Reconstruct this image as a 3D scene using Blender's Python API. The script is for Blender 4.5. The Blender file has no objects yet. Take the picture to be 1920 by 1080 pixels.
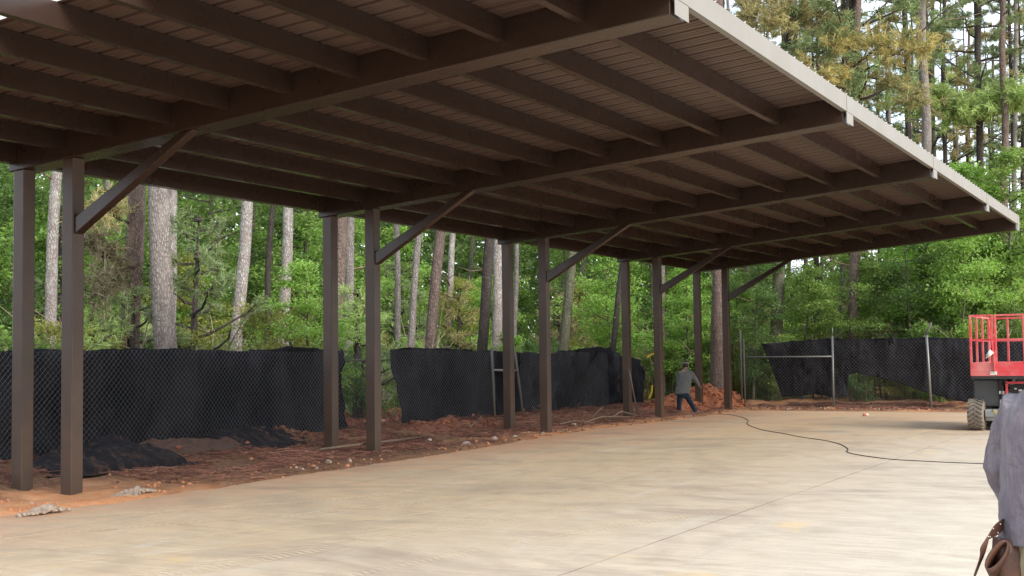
import bpy, bmesh, math, random
import numpy as np
from mathutils import Vector, Matrix, noise
C = bpy.context.scene.collection
R = math.radians
# ------------------------------------------------------------------ camera
F = 2365.28
CAM = np.array([13.947, 0.0, 1.7])
FW = np.array([-0.4815, 0.8746, 0.0563]); RT = np.array([0.8756, 0.4829, -0.0130])
FW = FW / np.linalg.norm(FW); RT = RT - FW * RT.dot(FW); RT /= np.linalg.norm(RT)
UP = np.cross(RT, FW)
cd = bpy.data.cameras.new('camera'); cam = bpy.data.objects.new('camera', cd); C.objects.link(cam)
cd.sensor_width = 36; cd.lens = 36 * F / 1920; cd.clip_end = 600; cd.clip_start = 0.05
cam.matrix_world = Matrix(((RT[0], UP[0], -FW[0], CAM[0]), (RT[1], UP[1], -FW[1], CAM[1]), (RT[2], UP[2], -FW[2], CAM[2]), (0, 0, 0, 1)))
bpy.context.scene.camera = cam
# ------------------------------------------------------------------ world and sun
SUN_EL, SUN_AZ = R(31), R(-20)      # azimuth measured from +X towards +Y
W = bpy.data.worlds.new('World'); bpy.context.scene.world = W; W.use_nodes = True
nt = W.node_tree; nt.nodes.clear()
out = nt.nodes.new('ShaderNodeOutputWorld'); bg = nt.nodes.new('ShaderNodeBackground')
sky = nt.nodes.new('ShaderNodeTexSky'); sky.sky_type = 'NISHITA'; sky.sun_disc = False
sky.sun_elevation = SUN_EL; sky.sun_rotation = R(90) - SUN_AZ
sky.air_density = 1.2; sky.dust_density = 2.0
tc = nt.nodes.new('ShaderNodeTexCoord'); mp = nt.nodes.new('ShaderNodeMapping'); mp.inputs['Scale'].default_value = (1, 1, 2.6)
no = nt.nodes.new('ShaderNodeTexNoise'); no.inputs['Scale'].default_value = 5.0; no.inputs['Detail'].default_value = 6
rp = nt.nodes.new('ShaderNodeValToRGB'); rp.color_ramp.elements[0].position = .36; rp.color_ramp.elements[1].position = .60
rp.color_ramp.elements[0].color = (.2, .2, .2, 1); rp.color_ramp.elements[1].color = (1, 1, 1, 1)
mx = nt.nodes.new('ShaderNodeMix'); mx.data_type = 'RGBA'
nt.links.new(tc.outputs['Generated'], mp.inputs[0]); nt.links.new(mp.outputs[0], no.inputs['Vector'])
nt.links.new(no.outputs['Fac'], rp.inputs[0]); nt.links.new(rp.outputs[0], mx.inputs['Factor'])
nt.links.new(sky.outputs[0], mx.inputs['A']); mx.inputs['B'].default_value = (6.2, 6.6, 7.3, 1)
nt.links.new(mx.outputs['Result'], bg.inputs[0]); bg.inputs[1].default_value = 0.12
nt.links.new(bg.outputs[0], out.inputs[0])
sd = bpy.data.lights.new('sun', 'SUN'); sd.energy = 1.7; sd.angle = R(24); sd.color = (1, .95, .87)
sun = bpy.data.objects.new('sun', sd); C.objects.link(sun)
sdir = Vector((math.cos(SUN_EL) * math.cos(SUN_AZ), math.cos(SUN_EL) * math.sin(SUN_AZ), math.sin(SUN_EL)))
sun.rotation_euler = sdir.to_track_quat('Z', 'Y').to_euler()
vs = bpy.context.scene.view_settings
vs.view_transform = 'Standard'; vs.look = 'None'; vs.gamma = 1; vs.exposure = 1.32
cy = bpy.context.scene.cycles
cy.max_bounces = 8; cy.diffuse_bounces = 4; cy.glossy_bounces = 2; cy.transmission_bounces = 4; cy.transparent_max_bounces = 8

# ------------------------------------------------------------------ helpers
rng = np.random.default_rng(7); random.seed(7)
def ray(x, y): return (x - 960) / F * RT - (y - 540) / F * UP + FW
def onplane(x, y, axis, val):
    d = ray(x, y); return CAM + d * ((val - CAM[axis]) / d[axis])
def onground(x, y, z=0): return onplane(x, y, 2, z)
def atdepth(x, y, d): return CAM + ray(x, y) * d
def tag(o, label=None, cat=None, group=None, kind=None):
    if label: o['label'] = label
    if cat: o['category'] = cat
    if group: o['group'] = group
    if kind: o['kind'] = kind
    return o
def empty(name, loc, label=None, cat=None, group=None, rz=0):
    o = bpy.data.objects.new(name, None); C.objects.link(o); o.location = loc; o.rotation_euler = (0, 0, rz)
    o.empty_display_size = .2
    return tag(o, label, cat, group)
def link(name, me, parent=None, loc=None, world=False):
    o = bpy.data.objects.new(name, me); C.objects.link(o)
    if parent is not None:
        o.parent = parent
        if world: o.location = Vector((0, 0, 0)) - parent.location
    if loc is not None: o.location = loc
    return o
def arr_mesh(name, V, Fc, mats, idx=None, smooth=False):
    me = bpy.data.meshes.new(name)
    V = np.asarray(V, dtype=np.float32); Fc = np.asarray(Fc, dtype=np.int32)
    n, k = Fc.shape
    me.vertices.add(len(V)); me.vertices.foreach_set('co', V.ravel())
    me.loops.add(n * k); me.loops.foreach_set('vertex_index', Fc.ravel())
    me.polygons.add(n); me.polygons.foreach_set('loop_start', np.arange(n, dtype=np.int32) * k)
    me.polygons.foreach_set('loop_total', np.full(n, k, dtype=np.int32))
    if idx is not None: me.polygons.foreach_set('material_index', np.asarray(idx, dtype=np.int32))
    me.polygons.foreach_set('use_smooth', np.full(n, smooth))
    for m in (mats if isinstance(mats, (list, tuple)) else [mats]): me.materials.append(m)
    me.update(calc_edges=True); me.validate()
    return me
class MB:
    """collects shapes into one mesh"""
    def __init__(s): s.v = []; s.f = []; s.m = []; s.cur = 0
    def add(s, vs, fs):
        o = len(s.v); s.v += [tuple(map(float, v)) for v in vs]; s.f += [[o + i for i in f] for f in fs]; s.m += [s.cur] * len(fs)
    def box(s, a, b):
        x0, y0, z0 = a; x1, y1, z1 = b
        s.add([(x0, y0, z0), (x1, y0, z0), (x1, y1, z0), (x0, y1, z0), (x0, y0, z1), (x1, y0, z1), (x1, y1, z1), (x0, y1, z1)],
              [(0, 3, 2, 1), (4, 5, 6, 7), (0, 1, 5, 4), (1, 2, 6, 5), (2, 3, 7, 6), (3, 0, 4, 7)])
    def beam(s, p, q, w, h, up=(0, 0, 1)):
        p = Vector(p); q = Vector(q); d = (q - p).normalized(); r = d.cross(Vector(up)).normalized(); u = r.cross(d)
        vs = [e + r * (sx * w / 2) + u * (sy * h / 2) for e in (p, q) for sx, sy in ((-1, -1), (1, -1), (1, 1), (-1, 1))]
        s.add(vs, [(0, 1, 2, 3)[::-1], (4, 5, 6, 7), (0, 1, 5, 4), (1, 2, 6, 5), (2, 3, 7, 6), (3, 0, 4, 7)])
    def tube(s, pts, rad, n=8, cap=True):
        pts = [Vector(p) for p in pts]; k = len(pts); rs = rad if isinstance(rad, (list, tuple)) else [rad] * k
        o = len(s.v); ref = Vector((0, 0, 1))
        prev = None
        for i, p in enumerate(pts):
            d = (pts[min(i + 1, k - 1)] - pts[max(i - 1, 0)]).normalized()
            if prev is None:
                a = d.cross(ref)
                if a.length < .05: a = d.cross(Vector((1, 0, 0)))
                a.normalize()
            else:
                a = (prev - d * prev.dot(d)).normalized()
            prev = a; b = d.cross(a)
            for j in range(n):
                t = 2 * math.pi * j / n
                s.v.append(tuple(p + (a * math.cos(t) + b * math.sin(t)) * rs[i]))
        for i in range(k - 1):
            for j in range(n):
                s.f.append([o + i * n + j, o + i * n + (j + 1) % n, o + (i + 1) * n + (j + 1) % n, o + (i + 1) * n + j]); s.m.append(s.cur)
        if cap:
            s.f.append([o + j for j in range(n)][::-1]); s.f.append([o + (k - 1) * n + j for j in range(n)]); s.m += [s.cur] * 2
    def loft(s, rings, cap=True):
        o = len(s.v); n = len(rings[0])
        for r_ in rings: s.v += [tuple(map(float, p)) for p in r_]
        for i in range(len(rings) - 1):
            for j in range(n):
                s.f.append([o + i * n + j, o + i * n + (j + 1) % n, o + (i + 1) * n + (j + 1) % n, o + (i + 1) * n + j]); s.m.append(s.cur)
        if cap:
            s.f.append([o + j for j in range(n)][::-1]); s.f.append([o + (len(rings) - 1) * n + j for j in range(n)]); s.m += [s.cur] * 2
    def build(s, name, mats, parent=None, smooth=False, bevel=0, org=None, world=True):
        me = bpy.data.meshes.new(name)
        vs_ = s.v if org is None else [(v[0] - org[0], v[1] - org[1], v[2] - org[2]) for v in s.v]
        me.from_pydata(vs_, [], s.f); mats = mats if isinstance(mats, (list, tuple)) else [mats]
        for m in mats: me.materials.append(m)
        me.polygons.foreach_set('material_index', s.m)
        bm = bmesh.new(); bm.from_mesh(me); bmesh.ops.recalc_face_normals(bm, faces=bm.faces); bm.to_mesh(me); bm.free()
        me.polygons.foreach_set('use_smooth', [smooth] * len(me.polygons)); me.update()
        o = link(name, me, parent, world=(world and org is None and parent is not None))
        if org is not None: o.location = Vector(org) - (parent.location if parent is not None else Vector((0, 0, 0)))
        if bevel:
            b = o.modifiers.new('bevel', 'BEVEL'); b.width = bevel; b.segments = 2; b.limit_method = 'ANGLE'
        return o
def bars(P0, P1, r, sides=3):
    P0 = np.asarray(P0, float); P1 = np.asarray(P1, float); n = len(P0)
    d = P1 - P0; d /= np.linalg.norm(d, axis=1)[:, None] + 1e-9
    ref = np.tile([0.13, 0.2, 1.0], (n, 1)); a = np.cross(d, ref); a /= np.linalg.norm(a, axis=1)[:, None] + 1e-9; b = np.cross(d, a)
    r = np.broadcast_to(np.asarray(r, float), (n,))[:, None]
    V = []
    for e in (P0, P1):
        for j in range(sides):
            t = 2 * math.pi * j / sides; V.append(e + (a * math.cos(t) + b * math.sin(t)) * r)
    V = np.stack(V, 1).reshape(-1, 3); base = np.arange(n)[:, None] * 2 * sides
    Fc = np.concatenate([base + np.array([[j, (j + 1) % sides, sides + (j + 1) % sides, sides + j]]) for j in range(sides)], 0)
    return V, Fc
def unit(v): return v / (np.linalg.norm(v, axis=1)[:, None] + 1e-9)
def leaves(P, size, flat=.6, asp=.55):
    """folded rhombic leaves at points P, mostly facing up"""
    n = len(P); nrm = rng.normal(size=(n, 3)) * (1 - flat); nrm[:, 2] += flat; nrm = unit(nrm)
    t = unit(np.cross(nrm, rng.normal(size=(n, 3)))); b = np.cross(nrm, t)
    L = (size * rng.uniform(.65, 1.3, n))[:, None]
    droop = nrm * L * rng.uniform(-.35, .05, n)[:, None]
    V = np.stack([P, P + t * L * .5 + b * L * asp * .5 + nrm * L * .1, P + t * L + droop, P + t * L * .5 - b * L * asp * .5 + nrm * L * .1], 1).reshape(-1, 3)
    return V, np.arange(n * 4).reshape(-1, 4)
def needles(P, D, n, L, w, spread=.75):
    """tufts of long needles at P pointing roughly along D"""
    m = len(P); P = np.repeat(P, n, 0); D = np.repeat(unit(D), n, 0)
    d = unit(D + rng.normal(size=P.shape) * spread); l = (L * rng.uniform(.6, 1.15, len(P)))[:, None]
    s = unit(np.cross(d, rng.normal(size=P.shape))) * w * .5
    P = P + D * rng.uniform(-.10, .10, len(P))[:, None]
    sag = np.zeros_like(P); sag[:, 2] = -.12 * l[:, 0]
    V = np.stack([P - s, P + s, P + d * l * .55 + s * .8, P + d * l + sag, P + d * l * .55 - s * .8], 1)
    k = len(P); V4 = np.stack([V[:, 0], V[:, 1], V[:, 2], V[:, 4]], 1).reshape(-1, 3)
    V2 = np.stack([V[:, 4], V[:, 2], V[:, 3], V[:, 3] - s * .2], 1).reshape(-1, 3)
    return np.concatenate([V4, V2]), np.arange(k * 8).reshape(-1, 4)
def merge(parts):
    Vs = []; Fs = []; I = []; o = 0
    for V, Fc, mi in parts:
        Vs.append(V); Fs.append(Fc + o); I.append(np.full(len(Fc), mi)); o += len(V)
    return np.concatenate(Vs), np.concatenate(Fs), np.concatenate(I)

# ------------------------------------------------------------------ materials
class NM:
    def __init__(s, name, rough=.6, metal=0, spec=.5):
        s.m = bpy.data.materials.new(name); s.m.use_nodes = True; s.t = s.m.node_tree; s.n = s.t.nodes
        s.b = s.n['Principled BSDF']; s.b.inputs['Roughness'].default_value = rough; s.b.inputs['Metallic'].default_value = metal
        s.b.inputs['Specular IOR Level'].default_value = spec
        s.tc = s.n.new('ShaderNodeTexCoord')
    def L(s, a, b): s.t.links.new(a, b)
    def noise(s, scale, detail=5, rough=.55, mapping=None, rot=None, coord='Object', dist=0):
        n = s.n.new('ShaderNodeTexNoise'); n.inputs['Scale'].default_value = scale; n.inputs['Detail'].default_value = detail
        n.inputs['Roughness'].default_value = rough; n.inputs['Distortion'].default_value = dist
        m = s.n.new('ShaderNodeMapping'); s.L(s.tc.outputs[coord], m.inputs[0]); s.L(m.outputs[0], n.inputs['Vector'])
        if mapping: m.inputs['Scale'].default_value = mapping
        if rot: m.inputs['Rotation'].default_value = rot
        return n.outputs['Fac']
    def ramp(s, v, stops):
        r = s.n.new('ShaderNodeValToRGB'); e = r.color_ramp.elements
        while len(e) < len(stops): e.new(.5)
        for i, (p, c) in enumerate(stops):
            e[i].position = p; e[i].color = (c, c, c, 1) if isinstance(c, (int, float)) else (*c, 1)
        s.L(v, r.inputs[0]); return r.outputs[0]
    def mix(s, f, a, b, mode='MIX'):
        x = s.n.new('ShaderNodeMix'); x.data_type = 'RGBA'; x.blend_type = mode
        for v, k in ((f, 'Factor'), (a, 'A'), (b, 'B')):
            if isinstance(v, (int, float)): x.inputs[k].default_value = v
            elif isinstance(v, tuple): x.inputs[k].default_value = (*v, 1)
            else: s.L(v, x.inputs[k])
        return x.outputs['Result']
    def math(s, op, a, b=0, c=0):
        x = s.n.new('ShaderNodeMath'); x.operation = op
        for i, v in enumerate((a, b, c)):
            if isinstance(v, (int, float)): x.inputs[i].default_value = v
            else: s.L(v, x.inputs[i])
        return x.outputs[0]
    def color(s, c):
        if isinstance(c, tuple): s.b.inputs['Base Color'].default_value = (*c, 1)
        else: s.L(c, s.b.inputs['Base Color'])
        return s
    def bump(s, h, strength=.3, dist=.01):
        x = s.n.new('ShaderNodeBump'); x.inputs['Strength'].default_value = strength; x.inputs['Distance'].default_value = dist
        s.L(h, x.inputs['Height']); s.L(x.outputs[0], s.b.inputs['Normal']); return s
def simple(name, a, b=None, scale=6, rough=.6, metal=0, bump=.15, spec=.5, mapping=None, bd=.004):
    m = NM(name, rough, metal, spec); f = m.noise(scale, 6, .6, mapping)
    m.color(m.mix(m.ramp(f, [(.35, 0.), (.65, 1.)]), a, b or tuple(x * .75 for x in a)))
    if bump: m.bump(m.noise(scale * 8, 4), bump, bd)
    return m.m
def paint(name, col, dust=(.28, .2, .14), amt=.25, rough=.45, metal=0.0):
    m = NM(name, rough, metal); f = m.ramp(m.noise(1.4, 7, .65), [(.45, 0.), (.75, amt)])
    g = m.noise(60, 2, .5)
    c = m.mix(f, col, dust); c = m.mix(m.ramp(g, [(.3, .10), (.7, 0.)]), c, tuple(x * .6 for x in col))
    m.color(c); m.bump(g, .02, .001)
    m.L(m.ramp(m.noise(2, 3), [(.3, rough - .03), (.7, rough + .05)]), m.b.inputs['Roughness']); return m.m
M = {}
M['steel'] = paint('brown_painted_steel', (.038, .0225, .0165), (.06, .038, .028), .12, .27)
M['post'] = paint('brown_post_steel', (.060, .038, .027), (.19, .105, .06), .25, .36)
M['decku'] = paint('brown_roof_sheet', (.085, .050, .038), (.10, .065, .05), .2, .40)
M['deckt'] = paint('pale_roof_sheet', (.62, .60, .56), (.5, .45, .4), .3, .4)
M['fascia'] = paint('tan_fascia', (.235, .222, .195), (.19, .175, .145), .5, .5)
M['galv'] = paint('galvanized_pipe', (.20, .21, .21), (.16, .13, .10), .5, .45, .5)
M['wire'] = paint('galvanized_wire', (.18, .185, .20), (.12, .10, .08), .5, .5, .3)
M['dirtypipe'] = paint('dirty_pipe', (.10, .095, .085), (.14, .09, .06), .6, .6, .1)
M['red'] = paint('red_paint', (.56, .045, .055), (.55, .33, .30), .75, .5)
M['darkgrey'] = paint('dark_grey_paint', (.085, .09, .098), (.2, .16, .12), .5, .55)
M['bluegrey'] = paint('grey_blue_paint', (.22, .26, .27), (.3, .22, .15), .6, .5)
M['black'] = simple('black_rubbery', (.018, .018, .02), (.03, .028, .026), 9, .7)
M['tyre'] = simple('dusty_tyre', (.13, .115, .10), (.22, .18, .145), 5, .9, bump=.3)
M['cord'] = simple('cord_jacket', (.014, .014, .02), (.022, .022, .035), 8, .5)
M['white'] = simple('white_paper', (.75, .75, .72), (.6, .6, .55), 20, .7)
M['letter'] = simple('sticker_ink', (.06, .04, .04), None, 9, .6)
M['yellow'] = simple('yellow_tape', (.7, .5, .03), (.6, .42, .03), 12, .5)
M['wood'] = simple('weathered_board', (.30, .24, .18), (.20, .16, .12), 6, .8, mapping=(1, 1, 6))
M['stick'] = simple('dead_wood', (.22, .16, .11), (.13, .09, .065), 8, .9)
M['rock'] = simple('pale_rock', (.42, .37, .32), (.28, .22, .18), 7, .9, bump=.6, bd=.01)
def fabric_mat():
    m = NM('black_windscreen_cloth', .85, 0, .2)
    w = m.noise(1.2, 6, .6, (1, 1, .5)); c = m.mix(m.ramp(w, [(.4, 0.), (.62, 1.)]), (.006, .0065, .010), (.021, .022, .027))  # dark and lighter tones also put wrinkle shading into the cloth colour
    d = m.ramp(m.noise(2.3, 7, .7), [(.58, 0.), (.8, .5)]); c = m.mix(d, c, (.05, .036, .03)); m.color(c)
    m.bump(m.noise(3.2, 7, .6, (1, 1, .6), (.5, .3, 0), dist=.7), .9, .09)
    return m.m
M['cloth'] = fabric_mat()
def bark(name, crev, plate, plate2, lich, la):
    m = NM(name, .92, 0, .15)
    v = m.n.new('ShaderNodeTexVoronoi'); v.feature = 'DISTANCE_TO_EDGE'; v.inputs['Scale'].default_value = 1
    mp_ = m.n.new('ShaderNodeMapping'); mp_.inputs['Scale'].default_value = (25, 25, 9)
    nz = m.n.new('ShaderNodeTexNoise'); nz.inputs['Scale'].default_value = 9; nz.inputs['Detail'].default_value = 4
    ad = m.n.new('ShaderNodeMix'); ad.data_type = 'VECTOR'; ad.inputs['Factor'].default_value = .06
    m.L(m.tc.outputs['Object'], nz.inputs['Vector']); m.L(m.tc.outputs['Object'], ad.inputs['A']); m.L(nz.outputs['Color'], ad.inputs['B'])
    m.L(ad.outputs['Result'], mp_.inputs[0]); m.L(mp_.outputs[0], v.inputs['Vector'])
    e = m.mix(m.ramp(m.noise(5, 5, .7, (1, 1, .3)), [(.3, 0.), (.7, .75)]), m.ramp(v.outputs['Distance'], [(.0, 0.), (.24, 1.)]), m.ramp(m.noise(14, 6, .7, (1, 1, .25)), [(.35, .25), (.6, 1.)]))
    base = m.mix(m.ramp(m.noise(6, 6, .7, (1, 1, .5)), [(.35, 0.), (.65, 1.)]), plate, plate2)
    base = m.mix(m.ramp(m.noise(3.2, 8, .75), [(.62 - la * .25, 0.), (.72 - la * .15, min(1, la * 1.6))]), base, lich)
    m.color(m.mix(e, crev, base)); h = m.math('ADD', e, m.math('MULTIPLY', m.noise(40, 4), .5)); m.bump(h, .9, .02); return m.m
BK = {'grey': bark('pine_bark_grey', (.10, .085, .078), (.34, .31, .29), (.23, .205, .19), (.40, .42, .38), .15),
      'pale': bark('pine_bark_pale', (.13, .11, .10), (.42, .37, .35), (.30, .26, .25), (.52, .54, .50), .6),
      'brown': bark('pine_bark_brown', (.07, .05, .042), (.25, .19, .165), (.16, .12, .105), (.3, .32, .27), .1),
      'dark': bark('pine_bark_dark', (.03, .025, .022), (.10, .085, .075), (.065, .055, .05), (.14, .15, .11), .15),
      'mossy': bark('mossy_bark', (.05, .05, .035), (.17, .155, .12), (.11, .115, .07), (.20, .24, .13), .5)}
def leafmat(name, cols, trans=.45, rough=.5):
    m = NM(name, rough, 0, .35); g = m.n.new('ShaderNodeNewGeometry'); oi = m.n.new('ShaderNodeObjectInfo')
    k = m.math('MODULO', m.math('ADD', g.outputs['Random Per Island'], m.math('MULTIPLY', oi.outputs['Random'], .35)), 1.0)
    cols = [(min(.8, a * 1.8), min(.8, b_ * 1.42), c_ * 1.75) for a, b_, c_ in cols]; c = m.ramp(k, [((i + .0) / max(1, len(cols) - 1), c) for i, c in enumerate(cols)])
    clump = m.ramp(m.noise(.9, 3), [(.35, .7), (.65, 1.25)])
    c = m.mix(1.0, c, clump, 'MULTIPLY')
    m.color(c); tr = m.n.new('ShaderNodeBsdfTranslucent'); m.L(m.mix(1.0, c, (1.25, 1.35, .7), 'MULTIPLY'), tr.inputs[0])
    ms = m.n.new('ShaderNodeMixShader'); ms.inputs[0].default_value = trans
    o = m.n['Material Output']; m.L(m.b.outputs[0], ms.inputs[1]); m.L(tr.outputs[0], ms.inputs[2]); m.L(ms.outputs[0], o.inputs[0]); return m.m
LF = {'mid': leafmat('leaf_mid_green', [(.08, .17, .035), (.12, .23, .05), (.065, .13, .03), (.16, .27, .065)]),
      'bright': leafmat('leaf_bright_green', [(.12, .27, .05), (.17, .34, .07), (.09, .20, .04), (.22, .36, .09)]),
      'deep': leafmat('leaf_deep_green', [(.045, .11, .03), (.07, .15, .04), (.04, .085, .025), (.09, .18, .045)]),
      'yellowish': leafmat('leaf_yellow_green', [(.14, .20, .035), (.19, .24, .05), (.10, .16, .03), (.24, .26, .07)]),
      'olive': leafmat('needle_olive', [(.15, .18, .065), (.21, .23, .085), (.12, .16, .05), (.26, .23, .11)], .25),
      'pine': leafmat('needle_pine_green', [(.08, .15, .055), (.12, .20, .07), (.07, .13, .045), (.17, .23, .09)], .25),
      'lime': leafmat('needle_fresh_green', [(.18, .31, .09), (.23, .37, .12), (.13, .24, .07), (.28, .40, .15)], .3),
      'gold': leafmat('needle_golden', [(.26, .27, .08), (.30, .27, .09), (.15, .23, .07), (.30, .22, .08), (.14, .22, .07), (.26, .31, .12)], .3),
      'rust': leafmat('needle_rusty', [(.06, .065, .035), (.085, .08, .04), (.045, .055, .028), (.07, .09, .035)], .2),
      'dry': leafmat('dry_leaf', [(.24, .11, .06), (.30, .15, .08), (.16, .075, .045), (.34, .2, .12)], .1)}

# ------------------------------------------------------------------ ground, slab
EY = [4, 9.8, 11.2, 13.2, 15.2, 18, 21, 24, 27.4, 31.4, 34, 38.3]
EX = [2.0, 1.9, 2.1, 2.0, 1.85, 1.8, 1.6, 1.25, 1.0, 1.2, 1.15, 1.2]
def edge_x(y): return float(np.interp(y, EY, EX)) + .13 * noise.noise(Vector((3.1, y * 1.7, 0))) + .05 * noise.noise(Vector((8.1, y * 5, 0)))
BACK = 38.35
def back_y(x): return BACK + .10 * noise.noise(Vector((x * 1.3, 5, 0)))
def terrain(x, y):
    e = edge_x(y) if 3 < y < 40 else 1.6
    s = max(e - x, y - BACK)           # how far outside the slab
    if y < 3: s = e - x
    if s < -.18: return -.06
    n = noise.fractal(Vector((x * 1.4, y * 1.4, 0)), .9, 2.1, 5); n2 = noise.noise(Vector((x * .5, y * .5, 7)))
    t = min(1, max(0, (s + .12) / .9))
    z = -.05 + .10 * min(1, (s + .18) / .30)
    z += t * (.0 + .04 * n) + .03 * t * n2
    t2 = min(1, max(0, (s - 1.2) / 2.0)); z += t2 * (.14 + .06 * n)
    # spoil around the first pair of posts and along the footings
    z -= .07 * math.exp(-((x - .5) ** 2) / 1.0 - ((y - 11.4) ** 2) / 1.8)
    if s > 6: z += .02 * (s - 6) * (.5 + .5 * noise.noise(Vector((x * .05, y * .05, 2)))) * .5
    return z
def axis_coords(lo, a, b, hi, fine, ratio=1.16):
    m = list(np.arange(a, b, fine)); st = fine; v = b
    while v < hi: m.append(v); st *= ratio; v += st
    m.append(hi); st = fine; v = a - fine; left = []
    while v > lo: left.append(v); st *= ratio; v -= st
    return np.array([lo] + left[::-1] + m)
gx = axis_coords(-260, -3.4, 2.3, 260, .07); gy = axis_coords(-120, 8, 41.2, 420, .085)
V = np.zeros((len(gy), len(gx), 3)); V[:, :, 0] = gx[None, :]; V[:, :, 1] = gy[:, None]
for j, y in enumerate(gy):
    for i, x in enumerate(gx): V[j, i, 2] = terrain(x, y)
nx = len(gx); ii, jj = np.meshgrid(np.arange(nx - 1), np.arange(len(gy) - 1)); q = (jj * nx + ii).ravel()
def soil_mat():
    m = NM('forest_soil', .95, 0, .1)
    clay = m.mix(m.ramp(m.noise(3.0, 8, .7), [(.35, 0.), (.65, 1.)]), (.50, .215, .095), (.60, .33, .18))
    straw = m.mix(m.ramp(m.noise(9, 8, .75, (1, 2.2, 1)), [(.4, 0.), (.62, 1.)]), (.12, .065, .042), (.25, .14, .085))
    sep = m.n.new('ShaderNodeSeparateXYZ'); m.L(m.tc.outputs['Object'], sep.inputs[0])
    nn = m.noise(.8, 5, .6)
    xx = m.math('ADD', sep.outputs[0], m.math('MULTIPLY', m.math('SUBTRACT', nn, .5), 3.2))
    near = m.math('MAXIMUM', m.ramp(m.math('MULTIPLY_ADD', sep.outputs[1], -.1, 1.95), [(.45, 0.), (.75, 1.)]), m.ramp(m.math('MULTIPLY_ADD', sep.outputs[1], .05, -.6), [(.38, 0.), (.62, .75)]))
    fc = m.ramp(m.math('MULTIPLY', xx, .5), [(.0, 0.), (.36, 1.)])
    patch = m.ramp(m.noise(.55, 4, .5), [(.42, .15), (.58, 1.)])
    c = m.mix(m.math('MULTIPLY', m.math('MULTIPLY', fc, near), m.math('MAXIMUM', patch, m.ramp(near, [(.8, 0.), (1., 1.)]))), straw, clay)
    deep = m.ramp(m.math('MULTIPLY', sep.outputs[0], -.1), [(.28, 0.), (.7, .6)])
    c = m.mix(deep, c, (.10, .085, .045))
    grey = m.ramp(m.noise(1.1, 7, .7), [(.60, 0.), (.68, .75)]); c = m.mix(m.math('MULTIPLY', grey, fc), c, (.33, .28, .235))
    m.color(c); m.bump(m.noise(22, 8, .7), .9, .03); return m.m
g = link('ground', arr_mesh('ground', V.reshape(-1, 3), np.stack([q, q + 1, q + 1 + nx, q + nx], 1), soil_mat(), smooth=True)); tag(g, kind='structure')
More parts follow.
